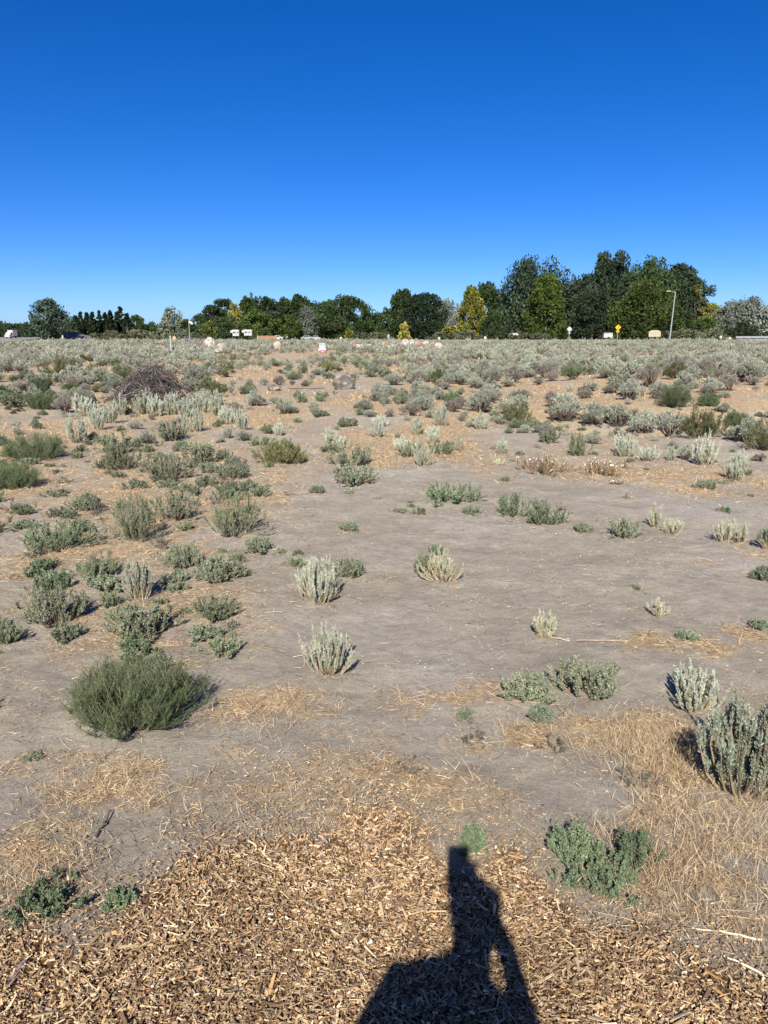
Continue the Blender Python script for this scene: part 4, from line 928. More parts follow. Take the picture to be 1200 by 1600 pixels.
# ------------------------------------------------------------------ trees
def tree(px, top, wp, Y, style, c1, c2, label, name='tree', low=.03, seed=None, base=None, group=None, cat='tree'):
    g = np.random.default_rng(seed or int(px * 31 + top)); b0 = at_dist(px, 520, Y); gz = float(ground_z(b0[0], Y))
    H = at_dist(px, top, Y)[2] - gz; W = wp * Y * .974 / 1200
    tv = g.uniform(.75, 1.45); c1 = np.array(c1) * tv; c2 = np.array(c2) * tv; bf = Buf()
    A_ = W * H; size = np.clip(.30 + .011 * H, .28, .55)
    nq = int(np.clip(A_ * 110, 2800, 24000)); nc = int(np.clip(A_ * 1.25, 60, 230))
    t = g.uniform(0, 1, nc) ** 1.0
    if style == 'cone': prof = (1 - t) ** .9 * .55 + .015
    elif style == 'spire': prof = .5 * np.sqrt(np.clip(1 - np.abs(1.42 * t - .46) ** 2.1, .02, 1))
    elif style == 'spiky': prof = .5 * np.sqrt(np.clip(1 - np.abs(1.6 * t - .68) ** 2.8, .06, 1))
    elif style == 'weep': prof = .5 * np.sqrt(np.clip(1 - (t * 1.02 - .12) ** 2 * 1.05, .04, 1))
    elif style == 'pine': prof = .5 * np.sqrt(np.clip(1 - (2 * t - 1) ** 2, .1, 1)) * np.where(t < .25, .7, 1)
    else: prof = .5 * np.sqrt(np.clip(1 - (1.75 * t - .72) ** 2, .05, 1))
    a = g.uniform(0, 2 * PI, nc); u = g.uniform(.1, 1, nc) ** .45
    amp = 1 + .20 * np.sin(a * 2 + g.uniform(0, 6) + t * 4) + .16 * np.sin(a * 3 - t * 9 + g.uniform(0, 6)) + g.normal(0, .07, nc)
    cx = prof * W * u * np.cos(a) * amp; cy = prof * W * u * np.sin(a) * amp
    crad = W * g.uniform(.085, .15, nc) * (1.0 if style != 'cone' else .9 - .5 * t)
    crad = np.minimum(crad, H * .12)
    if style == 'cone': crad = crad * .55
    cz = H * (low + (1 - low) * t) - crad * (0 if style == 'cone' else 1) * (1.5 if style == 'spiky' else (1.1 if style == 'spire' else .7))
    if style == 'spiky': cz = cz + np.where(t > .7, g.uniform(-.10, .02, nc) * H, 0)
    per = max(12, nq // nc); ci = np.repeat(np.arange(nc), per); NQ = nc * per
    d = nrm(g.normal(size=(NQ, 3))); rr = g.uniform(.05, 1, NQ) ** .45
    st = {'spiky': (.75, .75, 1.9), 'spire': (.7, .7, 1.5), 'weep': (.85, .85, 1.5), 'pine': (1.5, 1.5, .55), 'cone': (1.3, 1.3, .6)}.get(style, (1, 1, .9))
    P = np.stack([cx, cy, cz], 1)[ci] + d * (crad[ci] * rr)[:, None] * np.array(st)
    up = {'spiky': 1.1, 'spire': .9, 'weep': -1.1, 'pine': .1, 'cone': -.1}.get(style, .25)
    D = nrm(d * .8 + g.normal(0, .6, (NQ, 3)) + np.array([0, 0, up])); S = size * g.uniform(.6, 1.5, NQ)
    tone = np.clip(g.uniform(0, 1, nc)[ci] * .55 + g.uniform(0, .45, NQ), 0, 1)
    col = c1 * (1 - tone)[:, None] + c2 * tone[:, None]
    q = leaves(P, D, S, S * g.uniform(.5, .85, NQ), g); q[:, :, 2] = np.maximum(q[:, :, 2], .15)
    bf.add(q, col * g.uniform(.6, 1.15, (NQ, 1)))
    e = empty(name, (b0[0], Y, gz - .05)); tag(e, label, cat, group)
    link('crown', bf.mesh('crown', M_TREE), e)
    tr = Buf(); r0 = max(.08, H * .018); m = 8
    bark = (.30, .27, .23) if style in ('spiky', 'spire') else (.14, .115, .095)
    P0 = np.stack([g.normal(0, .012, m).cumsum() * H * .3, g.normal(0, .01, m).cumsum() * H * .3, np.linspace(0, H * .86, m)], 1)[None]; P0[0, 0, :2] = 0
    tr.add(tubes(P0, np.linspace(1, .2, m)[None] * r0, 8), bark)
    k = min(nc, 34); s = P0[0, np.clip((cz[:k] / H * .55 * m).astype(int), 1, m - 2)]; e2 = np.stack([cx, cy, cz], 1)[:k]
    tr.add(tubes(bez(s, (s + e2) / 2 + np.array([0, 0, -.02 * H]), e2, 5), np.linspace(.38, .1, 5)[None] * r0 * np.ones((k, 1)), 5), bark)
    link('trunk', tr.mesh('trunk', M_BARK), e)
    return e
DG, DG2 = (.012, .026, .010), (.060, .092, .036)      # dark green
BG, BG2 = (.013, .027, .018), (.060, .086, .046)       # blue green cottonwood
OG, OG2 = (.017, .032, .006), (.082, .115, .026)       # olive / leaf green
CG, CG2 = (.009, .018, .010), (.028, .045, .022)      # conifer
SG, SG2 = (.11, .13, .10), (.22, .245, .195)            # silver
YG, YG2 = (.06, .075, .012), (.27, .235, .035)            # yellowing
TREES = [
 (834, 398, 112, 188, 'spiky', BG, BG2, 'tall broad cottonwood with ragged top, left of the tall group at right'),
 (790, 466, 32, 190, 'spiky', BG, BG2, 'lower dark branchy tree left of the broad cottonwood'),
 (852, 430, 62, 160, 'spire', OG, OG2, 'bright green egg shaped tree in front of the broad cottonwood'),
 (905, 426, 58, 186, 'spiky', BG, BG2, 'dark slender cottonwood between the egg shaped tree and the tallest one'),
 (948, 391, 62, 192, 'spiky', BG, BG2, 'tallest narrow cottonwood with open top'),
 (925, 452, 62, 172, 'round', BG, BG2, 'dark leafy tree below the tallest narrow cottonwood'),
 (978, 430, 50, 184, 'round', BG, BG2, 'blue green tree between the tallest cottonwood and the domed one'),
 (1005, 403, 92, 188, 'spiky', DG, DG2, 'broad domed dark cottonwood right of the tallest one'),
 (1058, 412, 76, 192, 'round', BG, BG2, 'cottonwood with open branches at the right end of the tall group'),
 (1082, 440, 30, 189, 'round', (.07, .08, .03), (.16, .14, .05), 'rusty tinged branch mass at the right end of the tall group', ),
 (1005, 438, 96, 166, 'spire', CG, OG2, 'very dark dense tree behind the yellow sign'),
 (1058, 480, 66, 172, 'round', DG, DG2, 'dark green tree behind the lamp post'),
 (1108, 474, 56, 200, 'round', OG, (.24, .24, .05), 'yellow green rounded tree right of the tall group'),
 (1096, 496, 60, 180, 'round', DG, OG2, 'low olive green tree behind the lamp post, right side'),
 (1160, 466, 92, 182, 'weep', SG, SG2, 'wide silver leaved tree near the right edge'),
 (1202, 476, 60, 166, 'weep', (.15, .17, .14), (.28, .30, .25), 'pale silver tree cut by the right edge'),
 (1160, 505, 60, 160, 'round', CG, DG2, 'low dark shrub tree in front of the silver tree'),
 (758, 441, 56, 192, 'spire', OG, DG2, 'green tree behind the yellow one'),
 (736, 448, 38, 180, 'spire', (.04, .06, .012), (.165, .16, .028), 'tree turning golden yellow'),
 (770, 486, 44, 176, 'spire', DG, DG2, 'dark low tree right of the golden one'),
 (716, 480, 34, 184, 'weep', SG, SG2, 'silver drooping tree left of the golden one'),
 (696, 464, 42, 202, 'spiky', (.06, .08, .065), (.15, .17, .14), 'thin grey tree left of the silver drooping one'),
 (660, 455, 66, 186, 'pine', CG, CG2, 'dark spreading pine with a bare trunk'),
 (630, 452, 50, 192, 'spire', OG, DG2, 'green upright tree left of the dark spreading pine'),
 (612, 480, 36, 196, 'round', DG, DG2, 'dark tree left of the green upright one'),
 (592, 488, 56, 190, 'round', OG, DG2, 'low olive tree in the dip of the tree line'),
 (572, 486, 40, 205, 'round', DG, DG2, 'low dark tree right of the broad dome tree'),
 (540, 461, 74, 184, 'round', OG, DG2, 'broad domed green tree in the middle of the tree line'),
 (512, 470, 50, 190, 'round', DG, DG2, 'dark tree attached to the broad dome tree at left'),
 (488, 472, 54, 200, 'round', DG, DG2, 'dark tree behind the silver one'),
 (480, 478, 32, 172, 'weep', (.08, .10, .08), (.16, .185, .15), 'silver leaved tree standing in the middle tree line'),
 (468, 460, 44, 205, 'round', OG, DG2, 'tall green tree left of the silver one'),
 (446, 464, 40, 208, 'round', DG, DG2, 'dark green tree above the rounded bush tree'),
 (454, 492, 38, 168, 'round', OG, OG2, 'small rounded olive tree in front of the line'),
 (419, 464, 42, 204, 'round', OG, DG2, 'green tree above the orange fence panel'),
 (398, 459, 30, 208, 'spiky', DG, DG2, 'pointed dark tree above the parked camper'),
 (385, 463, 30, 206, 'round', DG, OG2, 'green tree with knobbed top left of the pointed one'),
 (402, 484, 64, 182, 'round', DG, OG2, 'wide green tree just behind the parked camper'),
 (436, 486, 50, 184, 'round', CG, DG2, 'dark tree behind the orange fence panel'),
 (352, 466, 42, 204, 'pine', CG, DG2, 'dark pine with layered branches left in the middle line'),
 (368, 474, 24, 190, 'spire', (.14, .14, .03), (.32, .28, .06), 'narrow yellow green tree in the left part of the line'),
 (334, 476, 42, 196, 'pine', CG, DG2, 'dark pine behind the flagpole'),
 (356, 494, 56, 178, 'pine', CG, DG2, 'low spreading pine in front of the line'),
 (328, 502, 26, 180, 'round', OG, (.22, .22, .05), 'small yellowish tree right of the flagpole'),
 (312, 490, 32, 200, 'round', DG, DG2, 'dark tree left of the yellowish one, behind the flagpole'),
 (268, 480, 38, 172, 'weep', (.07, .09, .06), (.16, .18, .12), 'grey green tree standing apart behind the thin white post'),
 (292, 498, 24, 190, 'round', DG, DG2, 'small dark tree right of the grey green one'),
 (214, 492, 32, 210, 'round', OG, DG2, 'green round tree right of the conifer row'),
 (236, 503, 30, 215, 'round', DG, DG2, 'low dark tree between conifers and grey green tree'),
 (78, 467, 54, 186, 'round', BG, (.14, .20, .13), 'leafy tree standing alone at far left'),
 (632, 504, 16, 170, 'round', YG, (.42, .38, .10), 'small bright yellow bush tree below the upright green one'),
 (704, 510, 28, 170, 'round', OG, YG2, 'small yellow green bush left of the golden tree'),
 (546, 517, 15, 168, 'round', OG, YG2, 'tiny yellow green bush under the broad dome tree'),
 (905, 500, 34, 178, 'round', DG, (.16, .13, .07), 'brownish low tree behind the grey diamond sign'),
 (960, 505, 30, 176, 'round', DG, OG2, 'low green bush behind the yellow sign'),
 (1022, 505, 40, 176, 'round', CG, OG2, 'low green bush behind the cream sign'),
]
for t in TREES: tree(*t)
for i, (x, tp, w) in enumerate([(120, 492, 20), (128, 488, 20), (138, 489, 20), (147, 487, 22), (157, 486, 20), (166, 489, 20), (174, 485, 22), (184, 488, 20), (190, 480, 26), (200, 490, 22)]):
    tree(x, tp, w, 205 + (i % 3) * 5, 'cone', CG, CG2, 'dark conifer in the row at left' if i != 8 else 'tallest dark conifer in the row at left', 'conifer_tree', low=.02, group='row of conifers' if i != 8 else None)
# hedge of dark shrubs under the trees
for i, (x, tp, w, Y) in enumerate([(170, 517, 60, 170), (215, 515, 60, 168), (255, 517, 50, 165), (300, 520, 40, 172), (585, 520, 60, 160), (560, 521, 40, 160), (725, 516, 44, 150), (690, 520, 40, 155), (1075, 514, 40, 150), (1110, 512, 60, 152), (1045, 518, 30, 150), (815, 520, 40, 156), (840, 521, 34, 156)]):
    tree(x, tp, w, Y, 'round', (.06, .07, .04), (.13, .14, .085), 'low dark olive shrub at the foot of the tree line', 'low_shrub', low=.02, group='low shrubs along the foot of the trees', cat='shrub')
def woods():
    g = np.random.default_rng(77); bf = Buf(); NQ = 60000
    px = g.uniform(-120, 1320, NQ); Y = g.uniform(262, 340, NQ)
    env = 9 + 12 * fbm(px / 30, Y * 0, 4, 90) + np.where(px < 120, 3, 0) + np.where((px > 310) & (px < 500), 16, 0) + np.where((px > 800) & (px < 1070), 40, 0)
    top = env * 1.0 * Y / 1200 + .3
    z = g.uniform(0, 1, NQ) ** .8 * top * (.75 + .5 * fbm(px / 9, Y / 30, 2, 95)); x = (px - 600) / 1200 * Y * .974
    P = np.stack([x, Y, z], 1); D = nrm(g.normal(size=(NQ, 3)) + np.array([0, 0, .3])); S = g.uniform(.6, 1.5, NQ)
    bf.add(leaves(P, D, S, S * .6, g), np.array((.022, .033, .018)) * g.uniform(.7, 2.0, (NQ, 1)))
    o = link('distant_woods', bf.mesh('distant_woods', M_TREE)); tag(o, 'far dark band of woods closing off the field', 'woods', kind='stuff')
woods()

# ------------------------------------------------------------------ road sheets
def road(name, pts, mat, lift=.06):
    bm = bmesh.new(); prev = None
    for (x, y, w) in pts:
        z = max(float(ground_z(x - w / 2, y)), float(ground_z(x + w / 2, y)), float(ground_z(x, y))) + lift
        a = bm.verts.new((x - w / 2, y, z)); c = bm.verts.new((x + w / 2, y, z))
        if prev: bm.faces.new((prev[0], prev[1], c, a))
        prev = (a, c)
    me = bpy.data.meshes.new(name); bm.to_mesh(me); bm.free(); me.materials.append(mat); o = link(name, me); tag(o, kind='structure'); return o
M_ASPH = simple('asphalt', (.16, .155, .15), .9, var=.2, scale=2)
bm = bmesh.new(); pv = None
for x in np.linspace(-10, 130, 60):
    z = .30; y0 = 143 + .01 * x
    cur = [bm.verts.new((x, y0, z)), bm.verts.new((x, y0 + 8, z)), bm.verts.new((x, y0 - .6, -.6)), bm.verts.new((x, y0 + 9, -.6))]
    if pv: bm.faces.new((pv[0], cur[0], cur[1], pv[1])); bm.faces.new((pv[2], cur[2], cur[0], pv[0])); bm.faces.new((pv[1], cur[1], cur[3], pv[3]))
    pv = cur
me = bpy.data.meshes.new('road'); bm.to_mesh(me); bm.free(); me.materials.append(M_ASPH); tag(link('road', me), kind='structure')
pts = []
for (px, py, w) in ((-60, 540, 5), (-20, 536, 6), (10, 532.5, 9), (28, 530, 12), (40, 528.5, 14), (44, 527, 16), (36, 526, 18), (20, 525, 22)):
    p = gp(px, py); pts.append((p[0], p[1], w))
road('side_road', pts, simple('gravel_road', (.19, .18, .17), .95, var=.15, scale=1.5), .12)

# ------------------------------------------------------------------ small far things
M_WHITE = simple('white_paint', (.36, .36, .355), .5, var=.04)
M_OFFW = simple('off_white', (.28, .28, .27), .6, var=.05)
M_GLASS = simple('dark_glass', (.03, .04, .05), .1, var=.02, spec=.6)
M_TYRE = simple('rubber', (.03, .03, .03), .9)
M_STEEL = simple('galvanised_steel', (.30, .315, .33), .45, metal=.5, var=.05)
M_DARK = simple('dark_paint', (.05, .055, .07), .4)
M_GREYP = simple('grey_paint', (.22, .23, .25), .5)
M_YEL = simple('yellow_sign', (.62, .38, .012), .5, var=.03)
M_BLACK = simple('black_marking', (.02, .02, .02), .6)
M_CREAM = simple('cream_sign_paint', (.34, .30, .21), .6, var=.03)
M_BROWN = simple('brown_lettering', (.25, .15, .08), .7)
M_ORW = simple('orange_wood', (.24, .14, .08), .8, var=.2, scale=3)
M_FLAG = simple('flag_cloth', (.75, .72, .72), .8)
def gz0(x, y): return float(ground_z(x, y))
def post_thing(name, px, py, hpx, wpx, mat, label, cat='post', Y=None):
    p = gp(px, py) if Y is None else at_dist(px, py, Y); H = hpx * p[1] / 1200; w = wpx * p[1] / 2400
    z = gz0(p[0], p[1]); o = MB().box(-w, w, -w, w, -.05, H, w * .25).done(name, mat, None, (p[0], p[1], z)); tag(o, label, cat); return o
post_thing('marker_post', 268, 556, 30, 2.2, M_OFFW, 'tall thin white marker post in the sagebrush at left')
o = post_thing('white_post', 2, 551, 16, 3.6, M_WHITE, 'short thick white post at the left edge'); o.rotation_euler[1] = -.12
post_thing('stub_post', 607, 531, 9, 3, M_OFFW, 'white post in front of the dark spreading pine', Y=160)
post_thing('wooden_post', 273, 534, 8, 5, simple('post_wood', (.45, .28, .18), .9), 'short reddish wooden post beside the thin white marker')
def car(px, Y, L, label, mat, rz=0, kind='car', z=None, name='parked_car'):
    b0 = at_dist(px, 521, Y); e = empty(name, (b0[0], Y, gz0(b0[0], Y) if z is None else z), rz); tag(e, label, 'camper' if kind == 'camper' else ('truck' if kind == 'truck' else 'car'))
    h = L / 2
    if kind == 'camper': e.scale = (.5, .5, .5); h = L / 2 / .7
    elif kind == 'truck': e.scale = (.8, .8, .8)
    elif kind == 'car': e.scale = (.66, .66, .66)
    if kind == 'camper':
        MB().prism([(-h, .5), (h, .5), (h, 2.6), (h - .4, 2.9), (-h + .2, 2.9), (-h - .9, 2.5), (-h - .9, 1.8), (-h, 1.6)], -1.1, 1.1).done('body', mat, e)
        for x in (-h * .5, h * .35): MB().box(x - .5, x + .5, -1.12, -1.09, 1.5, 2.1, .01).done('window', M_GLASS, e)
        MB().box(-.1, .5, -1.13, -1.09, .7, 2.2, .01).done('door', M_OFFW, e)
    elif kind == 'truck':
        MB().box(-h * .2, h, -1.1, 1.1, .8, 2.9, .06).done('cargo_box', mat, e)
        MB().prism([(-h, .5), (-h * .22, .5), (-h * .22, 2.1), (-h * .6, 2.1), (-h * .78, 1.4), (-h, 1.25)], -1, 1).done('cab', mat, e)
        MB().prism([(-h * .72, 1.45), (-h * .3, 1.45), (-h * .3, 1.95), (-h * .57, 1.95)], -1.02, 1.02).done('window', M_GLASS, e)
    else:
        MB().prism([(-h, .35), (h, .35), (h, .9), (h * .95, 1.0), (h * .55, 1.05), (h * .3, 1.5), (-h * .45, 1.5), (-h * .75, 1.0), (-h, .9)], -.85, .85).done('body', mat, e)
        MB().prism([(h * .45, 1.06), (h * .26, 1.42), (-h * .42, 1.42), (-h * .64, 1.03)], -.87, .87).done('window', M_GLASS, e)
    for x in (-h * .62, h * .62):
        for y in (-.88, .7): MB().cyl((x, y, .36), (x, y + .2, .36), .36, None, 16).done('wheel', M_TYRE, e)
    return e
t = car(17, 222, 4.2, 'white box truck coming along the road at far left', M_WHITE, rz=1.35, kind='truck', name='box_truck')
car(369, 158, 1.7, 'small white camper at the left of the parked group', M_WHITE, kind='camper', z=.75, name='small_camper')
car(388, 162, 2.2, 'larger white camper in the middle of the parked group', M_WHITE, kind='camper', z=.8, name='camper')
car(434, 160, 3.2, 'white car right of the orange fence panel', M_WHITE, z=.1)
car(449, 168, 3.2, 'white car behind, right of the first white car', M_OFFW, z=.2)
car(480, 160, 3.8, 'grey car parked in front of the silver tree', M_GREYP, z=.1)
car(494, 164, 2.6, 'white car right of the grey one', M_WHITE, z=.0)
car(296, 160, 3.6, 'dark pickup parked near the flagpole', M_DARK, z=0)
car(804, 156, 1.8, 'white van under the broad cottonwood', M_WHITE, kind='camper', z=.1, name='white_van')
car(853, 160, 3.2, 'white car under the egg shaped tree', M_WHITE, z=.4)
car(872, 160, 3.6, 'dark car beside the grey diamond sign', M_DARK, z=.4)
# low white trailer in front of the trees
b0 = at_dist(950, 521, 150); e = empty('utility_trailer', (b0[0], 150, .3)); tag(e, 'low white utility trailer left of the yellow sign', 'trailer')
MB().box(-.9, .75, -.6, .6, .35, 1.25, .06).done('box_body', M_WHITE, e); MB().box(-.95, .8, -.62, .62, 1.25, 1.32, .02).done('lid', M_OFFW, e)
MB().box(.75, 1.2, -.05, .05, .4, .5).done('hitch', M_DARK, e)
for y in (-.72, .55): MB().cyl((0, y, .28), (0, y + .16, .28), .28, None, 14).done('wheel', M_TYRE, e)
# orange wooden panel fence
b0 = at_dist(417, 521, 157); e = empty('panel_fence', (b0[0], 157, gz0(b0[0], 157))); tag(e, 'orange wooden panel fence between the campers and a white car', 'fence')
m = MB()
for i in range(12): m.box(-1.9 + i * .32, -1.9 + i * .32 + .29, -.02, .02, .05, 1.15, .004)
m.done('board_panel', M_ORW, e)
for x in (-1.95, 0, 1.95): MB().box(x - .05, x + .05, .03, .13, 0, 1.25).done('post', M_OFFW, e)
# yellow pedestrian sign
def diamond(mb, c, r, t):
    mb.prism([(c[0], c[2] - r), (c[0] + r, c[2]), (c[0], c[2] + r), (c[0] - r, c[2])], c[1] - t, c[1] + t)
def signpost(px, Y, top, r, matf, label, low, name):
    b0 = at_dist(px, top, Y); gz = gz0(b0[0], Y); zt = b0[2] - gz; e = empty(name, (b0[0], Y, gz)); tag(e, label, 'sign')
    MB().box(-.045, .045, -.02, .03, 0, zt - .2).done('post', M_STEEL, e)
    m_ = MB(); diamond(m_, (0, -.05, zt - r), r, .01); pl = m_.done('sign_plate', matf, e); return e, zt, pl
e, zt, pl = signpost(966, 147, 507, .53, M_YEL, 'yellow diamond pedestrian crossing sign on a post', True, 'crossing_sign')
m = MB(); c = zt - .53
m.cyl((.03, -.075, c + .24), (.03, -.065, c + .24), .07, None, 12); m.prism([(-.07, c - .02), (.09, c - .02), (.10, c + .15), (-.05, c + .15)], -.075, -.065)
m.prism([(-.02, c - .03), (.05, c - .03), (-.08, c - .32), (-.15, c - .30)], -.075, -.065); m.prism([(.03, c - .03), (.10, c - .03), (.17, c - .30), (.10, c - .32)], -.078, -.068); m.done('walker_symbol', M_BLACK, pl)
m = MB().box(-.26, .26, -.065, -.045, zt - 1.42, zt - 1.09); ap = m.done('arrow_plate', M_YEL, e)
MB().prism([(-.15, zt - 1.37), (-.02, zt - 1.37), (-.02, zt - 1.33), (-.08, zt - 1.32), (.14, zt - 1.16), (.11, zt - 1.13), (-.11, zt - 1.28), (-.11, zt - 1.22), (-.15, zt - 1.22)], -.075, -.066).done('arrow', M_BLACK, ap)
e, zt, pl = signpost(890, 150, 510, .50, simple('sign_back', (.42, .46, .52), .5, metal=.3), 'back of a grey diamond sign on a post', True, 'diamond_sign')
MB().prism([(0, zt - 1.45), (.3, zt - 1.2), (0, zt - .98), (-.3, zt - 1.2)], -.06, -.045).done('lower_plate', M_STEEL, e)
# cream sign with arched top
b0 = at_dist(1023, 521, 148); e = empty('entrance_sign', (b0[0], 148, gz0(b0[0], 148))); tag(e, 'cream entrance sign with arched top left of the lamp post', 'sign')
zb = at_dist(1023, 526.2, 148)[2] - gz0(b0[0], 148); zt_ = at_dist(1023, 517.5, 148)[2] - gz0(b0[0], 148)
W2 = 1.12; arch = [(-W2, zb), (W2, zb), (W2, zt_ - .05), (W2 * .8, zt_), (W2 * .7, zt_ + .1)] + [(W2 * .7 * math.cos(a_), zt_ + .1 + .1 * math.sin(a_)) for a_ in np.linspace(.3, PI - .3, 6)] + [(-W2 * .7, zt_ + .1), (-W2 * .8, zt_), (-W2, zt_ - .05)]
bd = MB().prism(arch, -.05, .05).done('board', M_CREAM, e)
m = MB(); g = random.Random(4)
for row, zz, k, hh in ((0, zt_ - .38, 14, .13), (1, zt_ - .62, 11, .06)):
    w = (2 * W2 * .72) / k
    for i in range(k):
        x0 = -W2 * .72 + i * w
        if i in (5, 9): continue
        m.box(x0 + w * .1, x0 + w * .28, -.062, -.052, zz, zz + hh); m.box(x0 + w * .34, x0 + w * .72, -.0615, -.052, zz + hh * g.choice([.0, .4, .8]), zz + hh * .2 + hh * g.choice([.0, .4, .75]))
m.done('lettering', M_BROWN, bd)
for x in (-W2 * .7, W2 * .7): MB().box(x - .06, x + .06, .06, .16, 0, zt_).done('post', M_BROWN, e)
# lamp post
b0 = at_dist(1047, 521, 145); gz = gz0(b0[0], 145); top = at_dist(1052, 456, 145)[2] - gz; e = empty('street_lamp', (b0[0], 145, gz)); tag(e, 'tall grey street lamp leaning slightly, arm pointing left', 'street lamp')
MB().cyl((0, 0, 0), (.35, 0, top), .14, .09, 12).done('pole', M_STEEL, e); MB().cyl((0, 0, 0), (0.02, 0, .5), .26, .22, 12).done('base', M_STEEL, e)
MB().cyl((.35, 0, top - .15), (-.6, 0, top + .12), .06, .05, 8).done('arm', M_STEEL, e)
MB().box(-1.35, -.5, -.16, .16, top + .03, top + .2, .05).done('lamp_head', M_WHITE, e)
# flagpole
b0 = at_dist(296, 521, 158); gz = gz0(b0[0], 158); top = at_dist(296, 500, 158)[2] - gz; e = empty('flagpole', (b0[0], 158, gz)); tag(e, 'flagpole with a pale flag in front of dark trees', 'flagpole')
MB().cyl((0, 0, 0), (0, 0, top), .07, .05, 10).done('pole', M_OFFW, e); MB().cyl((0, 0, top), (0, 0, top + .12), .09, .05, 10).done('finial', M_STEEL, e)
bm = bmesh.new(); rows = []
for i in range(9):
    x = .06 + i * .08; rows.append([bm.verts.new((x, .06 * math.sin(i * .9), top - .1 - i * .045 - j * .11)) for j in range(5)])
for i in range(8):
    for j in range(4): bm.faces.new((rows[i][j], rows[i + 1][j], rows[i + 1][j + 1], rows[i][j + 1]))
me = bpy.data.meshes.new('flag'); bm.to_mesh(me); bm.free(); me.materials.append(M_FLAG); fo = link('flag', me, e); sd = fo.modifiers.new('thickness', 'SOLIDIFY'); sd.thickness = .01
# long low roofed shelter / barrier at right edge
b0 = at_dist(1178, 521, 142); e = empty('bridge_rail', (b0[0], 142, gz0(b0[0], 142))); tag(e, 'long low grey metal rail in front of the silver trees at the right edge', 'guardrail')
zr = at_dist(1178, 526.2, 142)[2] - gz0(b0[0], 142)
MB().box(-3.2, 8, -.1, .1, zr - .28, zr + .1, .04).done('rail', M_STEEL, e); MB().box(-3.0, 8, -.08, .08, zr - .75, zr - .42, .04).done('lower_rail', M_GREYP, e)
for i in range(6): MB().box(-2.9 + i * 2, -2.75 + i * 2, .11, .25, 0, zr).done('post', M_GREYP, e)
# white and grey box sign in the field
p = gp(504, 548); z = p[2]; s = p[1] / 1200; e = empty('field_box', (p[0], p[1], z)); tag(e, 'small white and grey instrument box standing in the sagebrush', 'box')
MB().box(-5 * s, 5 * s, -.2, .2, 3.6 * s, 10.5 * s, .01).done('housing', simple('grey_panel', (.30, .33, .37), .5), e); MB().box(-4.5 * s, 4.5 * s, -.24, .24, 10.5 * s, 12 * s, .01).done('lid', M_WHITE, e)
lp = MB().box(-6 * s, 6 * s, -.26, -.205, .2 * s, 3.8 * s, .01).done('white_plate', M_WHITE, e)
for x in (-5 * s, 5 * s): MB().box(x - .03, x + .03, .0, .06, -.1, 3.6 * s).done('leg', M_GREYP, e)
p = gp(506, 551.5); s = p[1] / 1200; e = empty('red_block', (p[0], p[1], p[2])); tag(e, 'small red brown block lying below the white and grey box', 'block')
MB().box(-5 * s, 4.5 * s, -.15, .15, 0, 4 * s, .03).done('block', simple('red_clay', (.26, .085, .05), .8, var=.3, scale=8), e); MB().box(-3.4 * s, .5 * s, -.165, -.152, 1.2 * s, 2.4 * s).done('pale_face', simple('pink_patch', (.65, .45, .38), .8), e)
# dark spoil heap with a white post at far left
b0 = at_dist(108, 524, 195); bm = bmesh.new(); bmesh.ops.create_grid(bm, x_segments=50, y_segments=16, size=1)
for v in bm.verts:
    x, y = v.co.x, v.co.y; h = max(0, 1 - abs(x) ** 2.4) * max(0, 1 - y * y); v.co = Vector((x * 6.4, y * 3.5, h * 1.6 * (.8 + .4 * float(vn(x * 4 + 7, y * 3, 3))) - .1))
me = bpy.data.meshes.new('gravel_heap'); bm.to_mesh(me); bm.free(); me.materials.append(simple('dark_gravel', (.15, .14, .145), .95, var=.3, scale=3)); o = link('gravel_heap', me, None, (b0[0], 195, gz0(b0[0], 195))); tag(o, 'long low heap of dark gravel right of the lone leafy tree', 'gravel heap')
for px, hp, l in ((98, 7, 'white marker stake in front of the lone tree'), (124, 3, 'short white marker beside the gravel heap'), (183, 5, 'white stake before the conifer row'), (278, 7, 'white stake right of the grey green tree')):
    post_thing('marker_stake', px, 526, hp, 2, M_WHITE, l, 'stake', Y=170)
for px, py, l in ((195, 532, 'small white box in the sagebrush left of the marker post'), (533, 528, 'white box under the broad dome tree'), (1126, 526, 'white box under the yellow green tree'), (1140, 528, 'white box left of the grey rail'), (686, 528, 'white box left of the silver drooping tree'), (758, 527, 'pale box right of the golden tree')):
    p = at_dist(px, py, 140 if px != 195 else 120); s = .22; o = MB().box(-s, s, -.2, .2, -.3, .16, .03, .15).done('utility_box', M_WHITE, None, (p[0], p[1], max(p[2], .3))); tag(o, l, 'box')

# ------------------------------------------------------------------ the photographer, whose shadow falls into the picture
def skin(name, joints, edges, mat, parent=None, sub=2, root=0):
    me = bpy.data.meshes.new(name); me.from_pydata([j[:3] for j in joints], edges, []); me.materials.append(mat)
    o = link(name, me, parent); md = o.modifiers.new('skin', 'SKIN'); md.use_smooth_shade = True
    for i, j in enumerate(joints):
        r = j[3]; r = r if isinstance(r, tuple) else (r, r); me.skin_vertices[0].data[i].radius = r; me.skin_vertices[0].data[i].use_root = (i == root)
    s = o.modifiers.new('sub', 'SUBSURF'); s.levels = sub; s.render_levels = sub
    return o
M_SKIN = simple('skin', (.55, .33, .23), .5, var=.05); M_SHIRT = simple('shirt_cloth', (.10, .14, .24), .85); M_TROU = simple('trouser_cloth', (.14, .13, .12), .9); M_HAIR = simple('hair', (.05, .035, .025), .7); M_SHOE = simple('shoe', (.08, .07, .06), .6); M_PHONE = simple('phone_body', (.03, .03, .035), .3, spec=.5)
B = -.36
person = empty('person', (0, B, float(ground_z(0, B)))); gzp = person.location.z
tag(person, 'person in dark shirt standing with a raised phone, casting the long shadow on the chips', 'person')
